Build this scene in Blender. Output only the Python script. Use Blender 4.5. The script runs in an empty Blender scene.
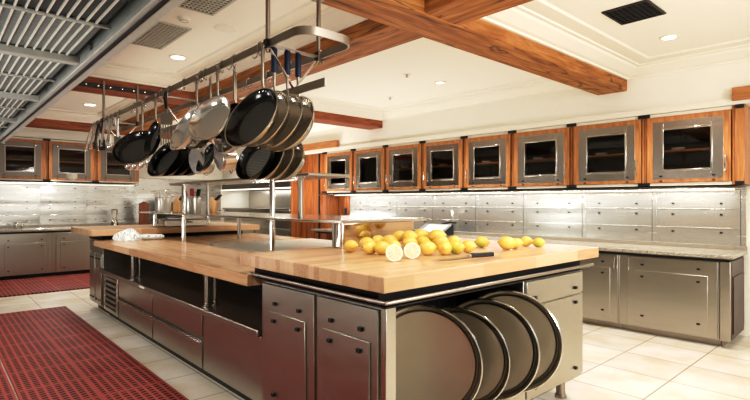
import bpy, bmesh, math, random
from mathutils import Vector, Matrix
random.seed(7)
PI = math.pi
SC = bpy.context.scene
COL = SC.collection

# ------------------------------------------------------------------ helpers
def lin(h):
    h = h.lstrip('#')
    r = []
    for i in (0, 2, 4):
        c = int(h[i:i+2], 16) / 255.0
        r.append(c/12.92 if c <= 0.04045 else ((c+0.055)/1.055)**2.4)
    return (r[0], r[1], r[2], 1.0)

class MB:
    """collects shapes (in world or local space) and links them as one mesh object"""
    def __init__(s):
        s.bm = bmesh.new()
    def box(s, x0, x1, y0, y1, z0, z1):
        vs = [s.bm.verts.new((x, y, z)) for x in (x0, x1) for y in (y0, y1) for z in (z0, z1)]
        for f in ((0,1,3,2), (4,6,7,5), (0,4,5,1), (2,3,7,6), (0,2,6,4), (1,5,7,3)):
            s.bm.faces.new([vs[i] for i in f])
        return s
    def obox(s, c, ax, ay, az):
        """oriented box, half-extent vectors"""
        c, ax, ay, az = Vector(c), Vector(ax), Vector(ay), Vector(az)
        vs = [s.bm.verts.new(c + i*ax + j*ay + k*az) for i in (-1, 1) for j in (-1, 1) for k in (-1, 1)]
        for f in ((0,1,3,2), (4,6,7,5), (0,4,5,1), (2,3,7,6), (0,2,6,4), (1,5,7,3)):
            s.bm.faces.new([vs[i] for i in f])
        return s
    def frame(s, x0, x1, z0, z1, hx0, hx1, hz0, hz1, y0, y1):
        s.box(x0, hx0, y0, y1, z0, z1); s.box(hx1, x1, y0, y1, z0, z1)
        s.box(hx0, hx1, y0, y1, z0, hz0); s.box(hx0, hx1, y0, y1, hz1, z1)
        return s
    def tube(s, pts, r, seg=10, caps=True):
        pts = [Vector(p) for p in pts]
        n = len(pts)
        rs = r if isinstance(r, (list, tuple)) else [r]*n
        t0 = (pts[1]-pts[0]).normalized()
        a = t0.orthogonal().normalized()
        rings = []
        for i in range(n):
            if i == 0: t = (pts[1]-pts[0])
            elif i == n-1: t = (pts[-1]-pts[-2])
            else: t = (pts[i+1]-pts[i]).normalized() + (pts[i]-pts[i-1]).normalized()
            t = t.normalized() if t.length > 1e-9 else t0
            a = (a - t*a.dot(t))
            a = a.normalized() if a.length > 1e-6 else t.orthogonal().normalized()
            b = t.cross(a)
            rings.append([s.bm.verts.new(pts[i] + rs[i]*(a*math.cos(2*PI*k/seg) + b*math.sin(2*PI*k/seg))) for k in range(seg)])
        for i in range(n-1):
            for k in range(seg):
                s.bm.faces.new((rings[i][k], rings[i][(k+1) % seg], rings[i+1][(k+1) % seg], rings[i+1][k]))
        if caps:
            s.bm.faces.new(list(reversed(rings[0]))); s.bm.faces.new(rings[-1])
        return s
    def cyl(s, p0, p1, r, seg=16):
        return s.tube([p0, p1], r, seg)
    def lathe(s, prof, c=(0,0,0), axis=(0,0,1), seg=32):
        """prof: list of (radius, height along axis)"""
        c = Vector(c); ax = Vector(axis).normalized()
        a = ax.orthogonal().normalized(); b = ax.cross(a)
        rings = []
        for (r, h) in prof:
            if r < 1e-6:
                rings.append([s.bm.verts.new(c + ax*h)])
            else:
                rings.append([s.bm.verts.new(c + ax*h + r*(a*math.cos(2*PI*k/seg) + b*math.sin(2*PI*k/seg))) for k in range(seg)])
        for i in range(len(rings)-1):
            p, q = rings[i], rings[i+1]
            for k in range(seg):
                k2 = (k+1) % seg
                if len(p) == 1 and len(q) == 1: continue
                if len(p) == 1: s.bm.faces.new((p[0], q[k], q[k2]))
                elif len(q) == 1: s.bm.faces.new((p[k], p[k2], q[0]))
                else: s.bm.faces.new((p[k], p[k2], q[k2], q[k]))
        return s
    def strip(s, pts, up, w, t):
        """flat bar following pts; w = full extent along 'up', t = thickness"""
        pts = [Vector(p) for p in pts]; up = Vector(up).normalized()
        n = len(pts); rings = []
        for i in range(n):
            d = (pts[min(i+1, n-1)] - pts[max(i-1, 0)]).normalized()
            sd = d.cross(up).normalized()
            rings.append([s.bm.verts.new(pts[i] + up*a*w/2 + sd*b*t/2) for a, b in ((1,1), (1,-1), (-1,-1), (-1,1))])
        for i in range(n-1):
            for k in range(4):
                s.bm.faces.new((rings[i][k], rings[i][(k+1) % 4], rings[i+1][(k+1) % 4], rings[i+1][k]))
        s.bm.faces.new(rings[0]); s.bm.faces.new(list(reversed(rings[-1])))
        return s
    def prism(s, poly, z0, z1):
        lo = [s.bm.verts.new((x, y, z0)) for x, y in poly]; hi = [s.bm.verts.new((x, y, z1)) for x, y in poly]
        n = len(poly)
        s.bm.faces.new(list(reversed(lo))); s.bm.faces.new(hi)
        for i in range(n):
            s.bm.faces.new((lo[i], lo[(i+1) % n], hi[(i+1) % n], hi[i]))
        return s
    def build(s, name, mat, parent=None, bevel=0.0, smooth=40, seg=2):
        root = parent
        while root is not None and root.parent is not None: root = root.parent
        me = bpy.data.meshes.new(name)
        bmesh.ops.recalc_face_normals(s.bm, faces=s.bm.faces[:])
        if root is not None and root.location.length > 0:
            bmesh.ops.translate(s.bm, verts=s.bm.verts[:], vec=-root.location)
        org = Vector((0, 0, 0))
        if root is None and s.bm.verts:   # origin at the base centre of a one-mesh thing
            xs = [v.co.x for v in s.bm.verts]; ys = [v.co.y for v in s.bm.verts]; zs = [v.co.z for v in s.bm.verts]
            org = Vector(((min(xs)+max(xs))/2, (min(ys)+max(ys))/2, min(zs)))
            bmesh.ops.translate(s.bm, verts=s.bm.verts[:], vec=-org)
        s.bm.to_mesh(me); s.bm.free()
        if smooth:
            me.shade_smooth(); me.set_sharp_from_angle(angle=math.radians(smooth))
        o = bpy.data.objects.new(name, me)
        COL.objects.link(o)
        o.location = org
        if parent is not None: o.parent = parent
        me.materials.append(mat)
        if bevel > 0:
            m = o.modifiers.new('bevel', 'BEVEL'); m.width = bevel; m.segments = seg; m.limit_method = 'ANGLE'; m.angle_limit = math.radians(50)
        return o

def thing(name, label, cat, loc=(0,0,0), group=None):
    o = bpy.data.objects.new(name, None); COL.objects.link(o)
    o.location = loc; o.empty_display_size = 0.05
    return tag(o, label, cat, group)
def tag(o, label, cat, group=None):
    o['label'] = label; o['category'] = cat
    if group: o['group'] = group
    return o
def struct(o):
    o['kind'] = 'structure'; return o
def copy_tree(o, parent=None):
    c = o.copy(); COL.objects.link(c); c.parent = parent
    for ch in list(o.children): copy_tree(ch, c)
    return c

# ------------------------------------------------------------------ materials
def newmat(name):
    m = bpy.data.materials.new(name); m.use_nodes = True
    nt = m.node_tree; b = nt.nodes['Principled BSDF']
    return m, nt, b
def nd(nt, t, **kw):
    n = nt.nodes.new(t)
    for k, v in kw.items():
        if k.startswith('i_'): n.inputs[k[2:].replace('_', ' ')].default_value = v
        else: setattr(n, k, v)
    return n
def coords(nt, scale=(1,1,1), rot=(0,0,0), loc=(0,0,0)):
    tc = nd(nt, 'ShaderNodeTexCoord'); mp = nd(nt, 'ShaderNodeMapping')
    mp.inputs['Scale'].default_value = scale; mp.inputs['Rotation'].default_value = rot; mp.inputs['Location'].default_value = loc
    nt.links.new(tc.outputs['Object'], mp.inputs['Vector'])
    return mp.outputs['Vector']
def ramp(nt, fac, stops):
    r = nd(nt, 'ShaderNodeValToRGB')
    e = r.color_ramp.elements
    while len(e) < len(stops): e.new(0.5)
    for i, (p, c) in enumerate(stops):
        e[i].position = p; e[i].color = c
    nt.links.new(fac, r.inputs['Fac'])
    return r.outputs['Color']
def plain(name, colour, rough=0.5, metal=0.0, spec=0.5, noise=0.0):
    m, nt, b = newmat(name)
    b.inputs['Roughness'].default_value = rough; b.inputs['Metallic'].default_value = metal
    b.inputs['Specular IOR Level'].default_value = spec
    c = lin(colour)
    n = nd(nt, 'ShaderNodeTexNoise', i_Scale=30.0, i_Detail=4.0)
    nt.links.new(coords(nt), n.inputs['Vector'])
    k = (0.06 if noise >= 0 else 0.008) + max(noise, 0)
    col = ramp(nt, n.outputs['Fac'], [(0.3, (c[0]*(1-k), c[1]*(1-k), c[2]*(1-k), 1)), (0.7, (min(1, c[0]*(1+k)), min(1, c[1]*(1+k)), min(1, c[2]*(1+k)), 1))])
    nt.links.new(col, b.inputs['Base Color'])
    return m
def steel(name, colour='#c6c0b6', rough=0.24, stretch=(1.5, 60, 60), wave=0.0, bump=0.02, wscale=(0.7, 0.7, 4.0)):
    m, nt, b = newmat(name)
    b.inputs['Metallic'].default_value = 1.0
    n = nd(nt, 'ShaderNodeTexNoise', i_Scale=6.0, i_Detail=5.0)
    nt.links.new(coords(nt, stretch), n.inputs['Vector'])
    c = lin(colour)
    nt.links.new(ramp(nt, n.outputs['Fac'], [(0.3, (c[0]*.95, c[1]*.95, c[2]*.95, 1)), (0.7, c)]), b.inputs['Base Color'])
    mr = nd(nt, 'ShaderNodeMapRange'); mr.inputs['To Min'].default_value = rough*0.8; mr.inputs['To Max'].default_value = rough*1.25
    nt.links.new(n.outputs['Fac'], mr.inputs['Value']); nt.links.new(mr.outputs['Result'], b.inputs['Roughness'])
    bp = nd(nt, 'ShaderNodeBump'); bp.inputs['Strength'].default_value = bump; bp.inputs['Distance'].default_value = 0.01
    nt.links.new(n.outputs['Fac'], bp.inputs['Height'])
    last = bp
    if wave > 0:
        w = nd(nt, 'ShaderNodeTexNoise', i_Scale=1.6, i_Detail=1.0)
        nt.links.new(coords(nt, wscale), w.inputs['Vector'])
        b2 = nd(nt, 'ShaderNodeBump'); b2.inputs['Strength'].default_value = wave; b2.inputs['Distance'].default_value = 0.05
        nt.links.new(w.outputs['Fac'], b2.inputs['Height']); nt.links.new(bp.outputs['Normal'], b2.inputs['Normal'])
        last = b2
    nt.links.new(last.outputs['Normal'], b.inputs['Normal'])
    return m
def wood(name, c0, c1, c2, grain=(1.2, 14, 14), rough=0.4, crack=0.0, spec=0.4):
    """grain runs along the axis with the smallest scale"""
    m, nt, b = newmat(name)
    b.inputs['Roughness'].default_value = rough; b.inputs['Specular IOR Level'].default_value = spec
    v = coords(nt, grain)
    n = nd(nt, 'ShaderNodeTexNoise', i_Scale=2.2, i_Detail=8.0, i_Roughness=0.62, i_Distortion=0.8)
    nt.links.new(v, n.inputs['Vector'])
    col = ramp(nt, n.outputs['Fac'], [(0.28, lin(c0)), (0.5, lin(c1)), (0.72, lin(c2))])
    if crack > 0:
        n2 = nd(nt, 'ShaderNodeTexNoise', i_Scale=0.9, i_Detail=3.0, i_Distortion=0.4)
        nt.links.new(coords(nt, (grain[0]*.55, grain[1]*.8, grain[2]*.8), loc=(3.1, 1.7, .4)), n2.inputs['Vector'])
        cr = ramp(nt, n2.outputs['Fac'], [(0.485, (1,1,1,1)), (0.5, (1-crack,)*3 + (1,)), (0.515, (1,1,1,1))])
        mx = nd(nt, 'ShaderNodeMix', data_type='RGBA', blend_type='MULTIPLY'); mx.inputs[0].default_value = 1.0
        nt.links.new(col, mx.inputs[6]); nt.links.new(cr, mx.inputs[7]); col = mx.outputs[2]
    nt.links.new(col, b.inputs['Base Color'])
    bp = nd(nt, 'ShaderNodeBump'); bp.inputs['Strength'].default_value = 0.12; bp.inputs['Distance'].default_value = 0.01
    nt.links.new(n.outputs['Fac'], bp.inputs['Height']); nt.links.new(bp.outputs['Normal'], b.inputs['Normal'])
    return m
def butcher(name, along='x', rough=0.3, dark=1.0):
    """edge-glued maple strips"""
    m, nt, b = newmat(name)
    b.inputs['Roughness'].default_value = rough; b.inputs['Specular IOR Level'].default_value = 0.35
    rz = 0 if along == 'x' else PI/2
    v = coords(nt, rot=(0, 0, rz))
    # project so that vertical faces show the strips too
    br = nd(nt, 'ShaderNodeTexBrick', offset=0.37, offset_frequency=2, squash=1.0)
    br.inputs['Scale'].default_value = 1.0; br.inputs['Brick Width'].default_value = 0.55; br.inputs['Row Height'].default_value = 0.048
    br.inputs['Mortar Size'].default_value = 0.0006; br.inputs['Mortar Smooth'].default_value = 0.1; br.inputs['Bias'].default_value = 0.0
    k = dark
    def d(h):
        c = lin(h); return (c[0]*k, c[1]*k, c[2]*k, 1)
    br.inputs['Color1'].default_value = (0,0,0,1); br.inputs['Color2'].default_value = (1,1,1,1); br.inputs['Mortar'].default_value = (0.2,0.2,0.2,1)
    nt.links.new(v, br.inputs['Vector'])
    n = nd(nt, 'ShaderNodeTexNoise', i_Scale=2.0, i_Detail=6.0, i_Distortion=0.5)
    nt.links.new(coords(nt, (2, 30, 30) if along == 'x' else (30, 2, 30)), n.inputs['Vector'])
    mx = nd(nt, 'ShaderNodeMix', data_type='RGBA'); mx.inputs[0].default_value = 0.55
    nt.links.new(br.outputs['Color'], mx.inputs[6]); nt.links.new(n.outputs['Color'], mx.inputs[7])
    bw = nd(nt, 'ShaderNodeRGBToBW'); nt.links.new(mx.outputs[2], bw.inputs['Color'])
    col = ramp(nt, bw.outputs['Val'], [(0.1, d('#98694a')), (0.4, d('#c39a72')), (0.85, d('#d6b38c'))])
    nt.links.new(col, b.inputs['Base Color'])
    return m

M = {}
M['steel'] = steel('brushed_stainless_steel')
M['steel_v'] = steel('brushed_stainless_steel_upright', '#b9b0a2', 0.30, (60, 60, 1.5))
M['steel_bright'] = steel('bright_stainless_steel', '#d4cfc6', 0.16, (1.5, 40, 40), bump=0.01)
M['steel_rack'] = steel('satin_rack_steel', '#a59b8f', 0.36, (1.5, 60, 60))
M['steel_panel'] = steel('cabinet_steel_panel', '#b8b3a8', 0.30, (.8, 3, 3), bump=0.0)
M['steel_tray'] = steel('tray_aluminium', '#d8d0c0', 0.36, (1.2, 1.2, 1.2), bump=0.12)
M['steel_pan'] = steel('polished_pan_steel', '#e6e4df', 0.17, (2, 2, 2), bump=0.0)
M['alu'] = steel('pan_aluminium', '#dcd6c9', 0.24, (2, 2, 2), bump=0.0)
M['hood'] = plain('hood_painted_steel', '#b5b8b2', 0.35)
M['splash'] = steel('wavy_backsplash_steel', '#dddcd4', 0.25, (.5, .5, 4), wave=0.34, bump=0.0, wscale=(.5, .5, 2.2))
M['splash'].node_tree.nodes['Principled BSDF'].inputs['Metallic'].default_value = 0.8
M['steel_mirror'] = steel('mirror_polished_steel', '#d8d2c4', 0.10, (2, 2, 2), bump=0.0)
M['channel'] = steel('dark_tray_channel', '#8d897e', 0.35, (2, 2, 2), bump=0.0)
M['black'] = plain('black_plastic', '#0d0d0e', 0.45)
M['rubber'] = plain('black_rubber_bumper', '#141414', 0.6)
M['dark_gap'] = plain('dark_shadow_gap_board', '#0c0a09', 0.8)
M['nonstick'] = plain('black_nonstick_coating', '#08090a', 0.16, spec=0.6)
M['nonstick_grey'] = plain('worn_grey_nonstick', '#8b897f', 0.4, spec=0.6)
M['blue'] = plain('navy_blue_silicone_grip', '#12233f', 0.55)
M['ceiling'] = plain('cream_ceiling_paint', '#f0ebdd', 0.85, spec=0.2, noise=-1)
M['wallpaint'] = plain('cream_wall_paint', '#eee9db', 0.85, spec=0.2, noise=-1)
M['moulding'] = plain('cream_moulding_paint', '#ebe5d5', 0.7, spec=0.3, noise=-1)
M['vent'] = plain('pale_vent_metal', '#bdb8a8', 0.5)
M['vent_dark'] = plain('dark_vent_duct', '#12110f', 0.8)
M['cab_wood'] = wood('orange_cherry_cabinet_wood', '#875431', '#ae7243', '#c68e5b', (14, 14, 1.2), 0.38)
M['cab_wood_h'] = wood('orange_cherry_rail_wood', '#875431', '#ae7243', '#c68e5b', (1.2, 14, 14), 0.38)
M['panel_wood'] = wood('orange_cedar_panelling', '#54290f', '#8a4e26', '#a3683e', (10, 10, 0.8), 0.45)
M['beam_y'] = wood('rough_fir_beam_across', '#633619', '#a0632f', '#bf8850', (9, 0.9, 9), 0.65, crack=0.8)
M['beam_x'] = wood('rough_fir_beam_along', '#633619', '#a0632f', '#bf8850', (0.9, 9, 9), 0.65, crack=0.8)
M['beam_red'] = wood('reddish_fir_beam', '#67341f', '#924e31', '#a66440', (9, 0.9, 9), 0.65, crack=0.6)
M['inner'] = plain('dark_cabinet_interior', '#30241b', 0.7)
M['shelf_wood'] = plain('cabinet_shelf_board', '#c07a40', 0.5)
M['block_y'] = butcher('butcher_block_across', 'y', 0.28)
M['block_x'] = butcher('butcher_block_along', 'x', 0.22)
M['white_china'] = plain('white_china', '#e9e5da', 0.25)
M['lamp_white'] = plain('white_lamp_trim', '#e6e0d0', 0.5)
M['red'] = plain('red_plastic', '#a81916', 0.4)
M['leather'] = wood('light_knife_block_wood', '#8f6540', '#b38858', '#c59c6e', (10, 10, 1.5), 0.5)
M['brown'] = wood('brown_wood_board', '#5a2c17', '#7a4126', '#8f5232', (10, 10, 1.5), 0.5)

def mat_glass():
    m, nt, b = newmat('dark_cabinet_glass')
    out = nt.nodes['Material Output']
    tr = nd(nt, 'ShaderNodeBsdfTransparent'); tr.inputs['Color'].default_value = (0.82, 0.82, 0.8, 1)
    gl = nd(nt, 'ShaderNodeBsdfGlossy'); gl.inputs['Roughness'].default_value = 0.03; gl.inputs['Color'].default_value = (1,1,1,1)
    fr = nd(nt, 'ShaderNodeFresnel'); fr.inputs['IOR'].default_value = 1.45
    mx = nd(nt, 'ShaderNodeMixShader')
    nt.links.new(fr.outputs[0], mx.inputs[0]); nt.links.new(tr.outputs[0], mx.inputs[1]); nt.links.new(gl.outputs[0], mx.inputs[2])
    nt.links.new(mx.outputs[0], out.inputs['Surface'])
    return m
M['glass'] = mat_glass()

def mat_tile():
    m, nt, b = newmat('cream_stone_floor_tiles')
    b.inputs['Specular IOR Level'].default_value = 0.4
    v = coords(nt, loc=(1.335+0.54*30, -4.9+0.54*30, 0))
    br = nd(nt, 'ShaderNodeTexBrick', offset=0.0, squash=1.0)
    br.inputs['Scale'].default_value = 1.0; br.inputs['Brick Width'].default_value = 0.54; br.inputs['Row Height'].default_value = 0.54
    br.inputs['Mortar Size'].default_value = 0.006; br.inputs['Mortar Smooth'].default_value = 0.2; br.inputs['Bias'].default_value = 0
    br.inputs['Color1'].default_value = lin('#d0c8bb'); br.inputs['Color2'].default_value = lin('#ddd6ca'); br.inputs['Mortar'].default_value = lin('#8d8470')
    nt.links.new(v, br.inputs['Vector'])
    n = nd(nt, 'ShaderNodeTexNoise', i_Scale=3.0, i_Detail=6.0)
    nt.links.new(coords(nt), n.inputs['Vector'])
    col = ramp(nt, n.outputs['Fac'], [(0.35, lin('#eadcc4')), (0.5, lin('#f5f0e8')), (0.65, lin('#ffffff'))])
    mx = nd(nt, 'ShaderNodeMix', data_type='RGBA', blend_type='MULTIPLY'); mx.inputs[0].default_value = 0.8
    nt.links.new(br.outputs['Color'], mx.inputs[6]); nt.links.new(col, mx.inputs[7])
    nt.links.new(mx.outputs[2], b.inputs['Base Color'])
    b.inputs['Roughness'].default_value = 0.38
    bp = nd(nt, 'ShaderNodeBump', invert=True); bp.inputs['Strength'].default_value = 0.3; bp.inputs['Distance'].default_value = 0.01
    nt.links.new(br.outputs['Fac'], bp.inputs['Height']); nt.links.new(bp.outputs['Normal'], b.inputs['Normal'])
    return m
M['tile'] = mat_tile()

def mat_mat():
    m, nt, b = newmat('perforated_red_rubber')
    b.inputs['Roughness'].default_value = 0.6; b.inputs['Specular IOR Level'].default_value = 0.2
    br = nd(nt, 'ShaderNodeTexBrick', offset=0.0, squash=1.0)
    br.inputs['Scale'].default_value = 1.0; br.inputs['Brick Width'].default_value = 0.05; br.inputs['Row Height'].default_value = 0.056
    br.inputs['Mortar Size'].default_value = 0.0105; br.inputs['Mortar Smooth'].default_value = 0.05; br.inputs['Bias'].default_value = 0
    br.inputs['Color1'].default_value = lin('#1c0505'); br.inputs['Color2'].default_value = lin('#240706'); br.inputs['Mortar'].default_value = lin('#97463d')
    nt.links.new(coords(nt), br.inputs['Vector'])
    b2 = nd(nt, 'ShaderNodeTexBrick', offset=0.0, squash=1.0)
    b2.inputs['Scale'].default_value = 1.0; b2.inputs['Brick Width'].default_value = 0.5; b2.inputs['Row Height'].default_value = 0.448
    b2.inputs['Mortar Size'].default_value = 0.02; b2.inputs['Mortar Smooth'].default_value = 0.0; b2.inputs['Bias'].default_value = 0
    nt.links.new(coords(nt), b2.inputs['Vector'])
    mx = nd(nt, 'ShaderNodeMix', data_type='RGBA'); mx.inputs[7].default_value = lin('#97463d')
    nt.links.new(b2.outputs['Fac'], mx.inputs[0]); nt.links.new(br.outputs['Color'], mx.inputs[6])
    nt.links.new(mx.outputs[2], b.inputs['Base Color'])
    mxm = nd(nt, 'ShaderNodeMath', operation='MAXIMUM')
    nt.links.new(br.outputs['Fac'], mxm.inputs[0]); nt.links.new(b2.outputs['Fac'], mxm.inputs[1])
    bp = nd(nt, 'ShaderNodeBump'); bp.inputs['Strength'].default_value = 0.8; bp.inputs['Distance'].default_value = 0.012
    nt.links.new(mxm.outputs[0], bp.inputs['Height']); nt.links.new(bp.outputs['Normal'], b.inputs['Normal'])
    return m
M['mat'] = mat_mat()

def mat_granite(name='speckled_granite', cols=('#3c352c', '#8d8271', '#cfc7b6'), scale=150.0, rough=0.18):
    m, nt, b = newmat(name)
    n = nd(nt, 'ShaderNodeTexNoise', i_Scale=scale, i_Detail=3.0, i_Roughness=0.7)
    nt.links.new(coords(nt), n.inputs['Vector'])
    nt.links.new(ramp(nt, n.outputs['Fac'], [(0.36, lin(cols[0])), (0.5, lin(cols[1])), (0.62, lin(cols[2]))]), b.inputs['Base Color'])
    b.inputs['Roughness'].default_value = rough
    return m
M['granite'] = mat_granite()
M['slab'] = mat_granite('grey_stone_slab', ('#c9c9be', '#d6d6cc', '#deded5'), 25.0, 0.35)

def mat_lemon(name, green):
    m, nt, b = newmat(name)
    n = nd(nt, 'ShaderNodeTexNoise', i_Scale=9.0, i_Detail=2.0)
    nt.links.new(coords(nt), n.inputs['Vector'])
    st = [(0.3, lin('#e3b143')), (0.6, lin('#ecc766'))] if not green else [(0.40, lin('#ebc250')), (0.66, lin('#94a945'))]
    nt.links.new(ramp(nt, n.outputs['Fac'], st), b.inputs['Base Color'])
    n2 = nd(nt, 'ShaderNodeTexNoise', i_Scale=160.0, i_Detail=1.0)
    nt.links.new(coords(nt), n2.inputs['Vector'])
    bp = nd(nt, 'ShaderNodeBump'); bp.inputs['Strength'].default_value = 0.15; bp.inputs['Distance'].default_value = 0.003
    nt.links.new(n2.outputs['Fac'], bp.inputs['Height']); nt.links.new(bp.outputs['Normal'], b.inputs['Normal'])
    b.inputs['Roughness'].default_value = 0.35
    return m
M['lemon'] = mat_lemon('yellow_lemon_peel', False)
M['lemon_green'] = mat_lemon('greenish_lemon_peel', True)
M['lemon_tip'] = plain('lemon_stem_scar', '#8a7420', 0.6)
M['pith'] = plain('white_lemon_pith', '#ece4cc', 0.5)
M['flesh'] = plain('pale_lemon_flesh', '#e6d4a2', 0.3, noise=0.08)

def mat_towel():
    m, nt, b = newmat('striped_cotton_towel')
    w = nd(nt, 'ShaderNodeTexWave', i_Scale=26.0, i_Distortion=1.5)
    nt.links.new(coords(nt, rot=(0.3, 0.2, 0.5)), w.inputs['Vector'])
    nt.links.new(ramp(nt, w.outputs['Fac'], [(0.12, lin('#9fa6a4')), (0.3, lin('#eef0ea'))]), b.inputs['Base Color'])
    b.inputs['Roughness'].default_value = 0.95
    return m
M['towel'] = mat_towel()
def mat_filter():
    m, nt, b = newmat('hood_filter_mesh')
    b.inputs['Metallic'].default_value = 0.2; b.inputs['Roughness'].default_value = 0.5
    ck = nd(nt, 'ShaderNodeTexChecker'); ck.inputs['Scale'].default_value = 90.0
    ck.inputs['Color1'].default_value = lin('#5c6464'); ck.inputs['Color2'].default_value = lin('#8f9896')
    nt.links.new(coords(nt), ck.inputs['Vector']); nt.links.new(ck.outputs['Color'], b.inputs['Base Color'])
    return m
M['filter'] = mat_filter()
M['filter_dark'] = plain('shaded_filter_mesh', '#3b4242', 0.5)  # shade of the two nearest filters put into their mesh colour
M['filter_bar'] = plain('pale_baffle_strip', '#e8e9e0', 0.4)
M['island_inner'] = plain('dark_steel_recess', '#2a2724', 0.4, metal=0.6)
M['grey_screen'] = plain('grey_screen_plate', '#85837a', 0.35)
def emis(name, colour, s):
    m, nt, b = newmat(name)
    b.inputs['Base Color'].default_value = lin(colour); b.inputs['Emission Color'].default_value = lin(colour); b.inputs['Emission Strength'].default_value = s
    return m
M['bulb'] = emis('downlight_bulb', '#fff2d8', 6.0)
M['lightstrip'] = emis('light_strip_diffuser', '#fff6e6', 1.3)

M['utensil'] = plain('satin_utensil_steel', '#c4c0b6', 0.25, metal=0.6)

M['steel_pan'].node_tree.nodes['Principled BSDF'].inputs['Metallic'].default_value = 0.8
M['steel_dull'] = steel('dull_cabinet_steel', '#786f65', 0.42)
M['splash_left'] = steel('left_backsplash_steel', '#b4b2aa', 0.28, (.5, .5, 4), wave=0.34, bump=0.0, wscale=(.4, .4, 2.2))
M['side_reflection'] = plain('dark_reflection_side_panel', '#43291f', 0.4, metal=0.3)  # dark reflection on the steel side, painted as brown
RUN = []      # things of the right hand run, which stands 2.3 degrees off the island's axis
RA = math.radians(2.3); PIV = Vector((-1.255, 6.05, 0))

M['vent_rim'] = steel('dull_hood_rim_steel', '#6f665c', 0.4)

# ------------------------------------------------------------------ setting
XL, YR, YF, XN = -12.05, 6.42, -1.4, 4.0          # left wall, right wall, front wall, open near side
o = MB().box(XL-.1, XN, YF-.1, YR+.1, -0.05, 0).build('floor', M['tile'], smooth=0); struct(o)
o.data.transform(Matrix.Translation(o.location)); o.location = (0,0,0)
ZC = 2.97
struct(MB().box(XL-.1, XN, YF-.1, YR+.1, ZC, ZC+.06).build('ceiling', M['ceiling'], smooth=0))
struct(MB().box(XL-.1, XL, YF-.1, YR+.1, 0, ZC).build('wall_left', M['wallpaint'], smooth=0))
struct(MB().box(XL, XN, YR, YR+.1, 0, ZC).build('wall_right', M['wallpaint'], smooth=0))
M['dark_brick'] = plain('warm_grey_wall', '#6e6257', 0.7, noise=.1)
struct(MB().box(XL, XN, YF-.1, YF, 0, ZC).build('wall_front', M['dark_brick'], smooth=0))
# soffit over the right cabinets, down to the cabinet tops
RUN.append(MB().box(-8.75, XN, 6.05, YR, 2.404, ZC).build('trim_1', M['wallpaint'], smooth=0)); struct(RUN[-1])
RUN.append(MB().box(-8.7, XN, 6.02, 6.05, 2.405, 2.47).build('trim_2', M['moulding'], smooth=0)); struct(RUN[-1])
# soffit over the left cabinets
struct(MB().box(XL, -11.58, YF, 3.5, 2.68, ZC).build('trim_3', M['wallpaint'], smooth=0))
_tr = [4]
def yb(x, y1):
    return y1 + (x+1.255)*math.tan(RA) if y1 > 5 else y1
def crown(x0, x1, y0, y1):
    """crown moulding of a coved profile, mitred round the inside of one ceiling coffer"""
    prof = [(0, ZC), (0, 2.835), (.025, 2.835), (.03, 2.853), (.06, 2.862), (.15, 2.915), (.165, 2.932), (.195, 2.936), (.20, 2.95), (.33, 2.953), (.345, ZC)]
    m = MB(); rings = []
    for off, z in prof:
        rings.append([m.bm.verts.new(q) for q in ((x0+off, y0+off, z), (x1-off, y0+off, z), (x1-off, yb(x1-off, y1)-off, z), (x0+off, yb(x0+off, y1)-off, z))])
    for a, b in zip(rings, rings[1:] + rings[:1]):
        for k in range(4): m.bm.faces.new((a[k], a[(k+1) % 4], b[(k+1) % 4], b[k]))
    struct(m.build('trim_%d' % _tr[0], M['moulding'], smooth=0)); _tr[0] += 1
BX = [(-10.3, -9.97), (-6.60, -6.27), (-2.617, -2.28)]       # beams across the room
BY = (2.52, 2.90)                                           # beam along the room
ZB = 2.71
xs = [(XL+.5, -10.3), (-9.97, -6.60), (-6.27, -2.617), (-2.28, XN)]
for a, b in xs:
    crown(a, b, -.2 if False else YF, BY[0]); crown(a, b, BY[1], 6.06)
tag(MB().box(*BX[2], YF, 6.06, ZB, ZC).build('ceiling_beam', M['beam_y'], bevel=.012), 'rough orange timber beam nearest the camera, running across to the white wall', 'beam', 'timber ceiling beams')
tag(MB().box(*BX[1], YF, 6.06, ZB, ZC).build('ceiling_beam', M['beam_red'], bevel=.012), 'reddish timber ceiling beam carrying the black rack bracket', 'beam', 'timber ceiling beams')
tag(MB().box(*BX[0], YF, 6.06, ZB, ZC).build('ceiling_beam', M['beam_red'], bevel=.012), 'reddish timber beam farthest off, above the left wall cabinets', 'beam', 'timber ceiling beams')
tag(MB().box(-9.97, XN, *BY, ZB+.01, ZC-.005).build('ceiling_beam', M['beam_x'], bevel=.012), 'orange timber beam running lengthwise behind the pot rack', 'beam', 'timber ceiling beams')

# ceiling vents, downlights, sprinklers
def vent(x0, x1, y0, y1, label, nx, ny, dark=False):
    t = thing('ceiling_vent', label, 'vent', ((x0+x1)/2, (y0+y1)/2, ZC), 'square grid ceiling vents')
    m = MB(); w = .02
    m.box(x0-w, x1+w, y0-w, y0, ZC-.012, ZC); m.box(x0-w, x1+w, y1, y1+w, ZC-.012, ZC); m.box(x0-w, x0, y0, y1, ZC-.012, ZC); m.box(x1, x1+w, y0, y1, ZC-.012, ZC)
    m.build('frame', M['vent'] if not dark else M['black'], t)
    MB().box(x0, x1, y0, y1, ZC-.003, ZC-.001).build('duct_backing', M['vent_dark'], t, smooth=0)
    m = MB()
    for i in range(1, nx):
        x = x0 + (x1-x0)*i/nx; m.box(x-.0055, x+.0055, y0, y1, ZC-.011, ZC-.003)
    for i in range(1, ny):
        y = y0 + (y1-y0)*i/ny; m.box(x0, x1, y-.005, y+.005, ZC-.0105, ZC-.003)
    m.build('grille', M['vent'] if not dark else M['vent_dark'], t, smooth=0)
vent(-5.12, -4.38, 1.46, 1.72, 'grey grid ceiling vent nearer the exhaust hood, below the other', 17, 8)
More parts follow.
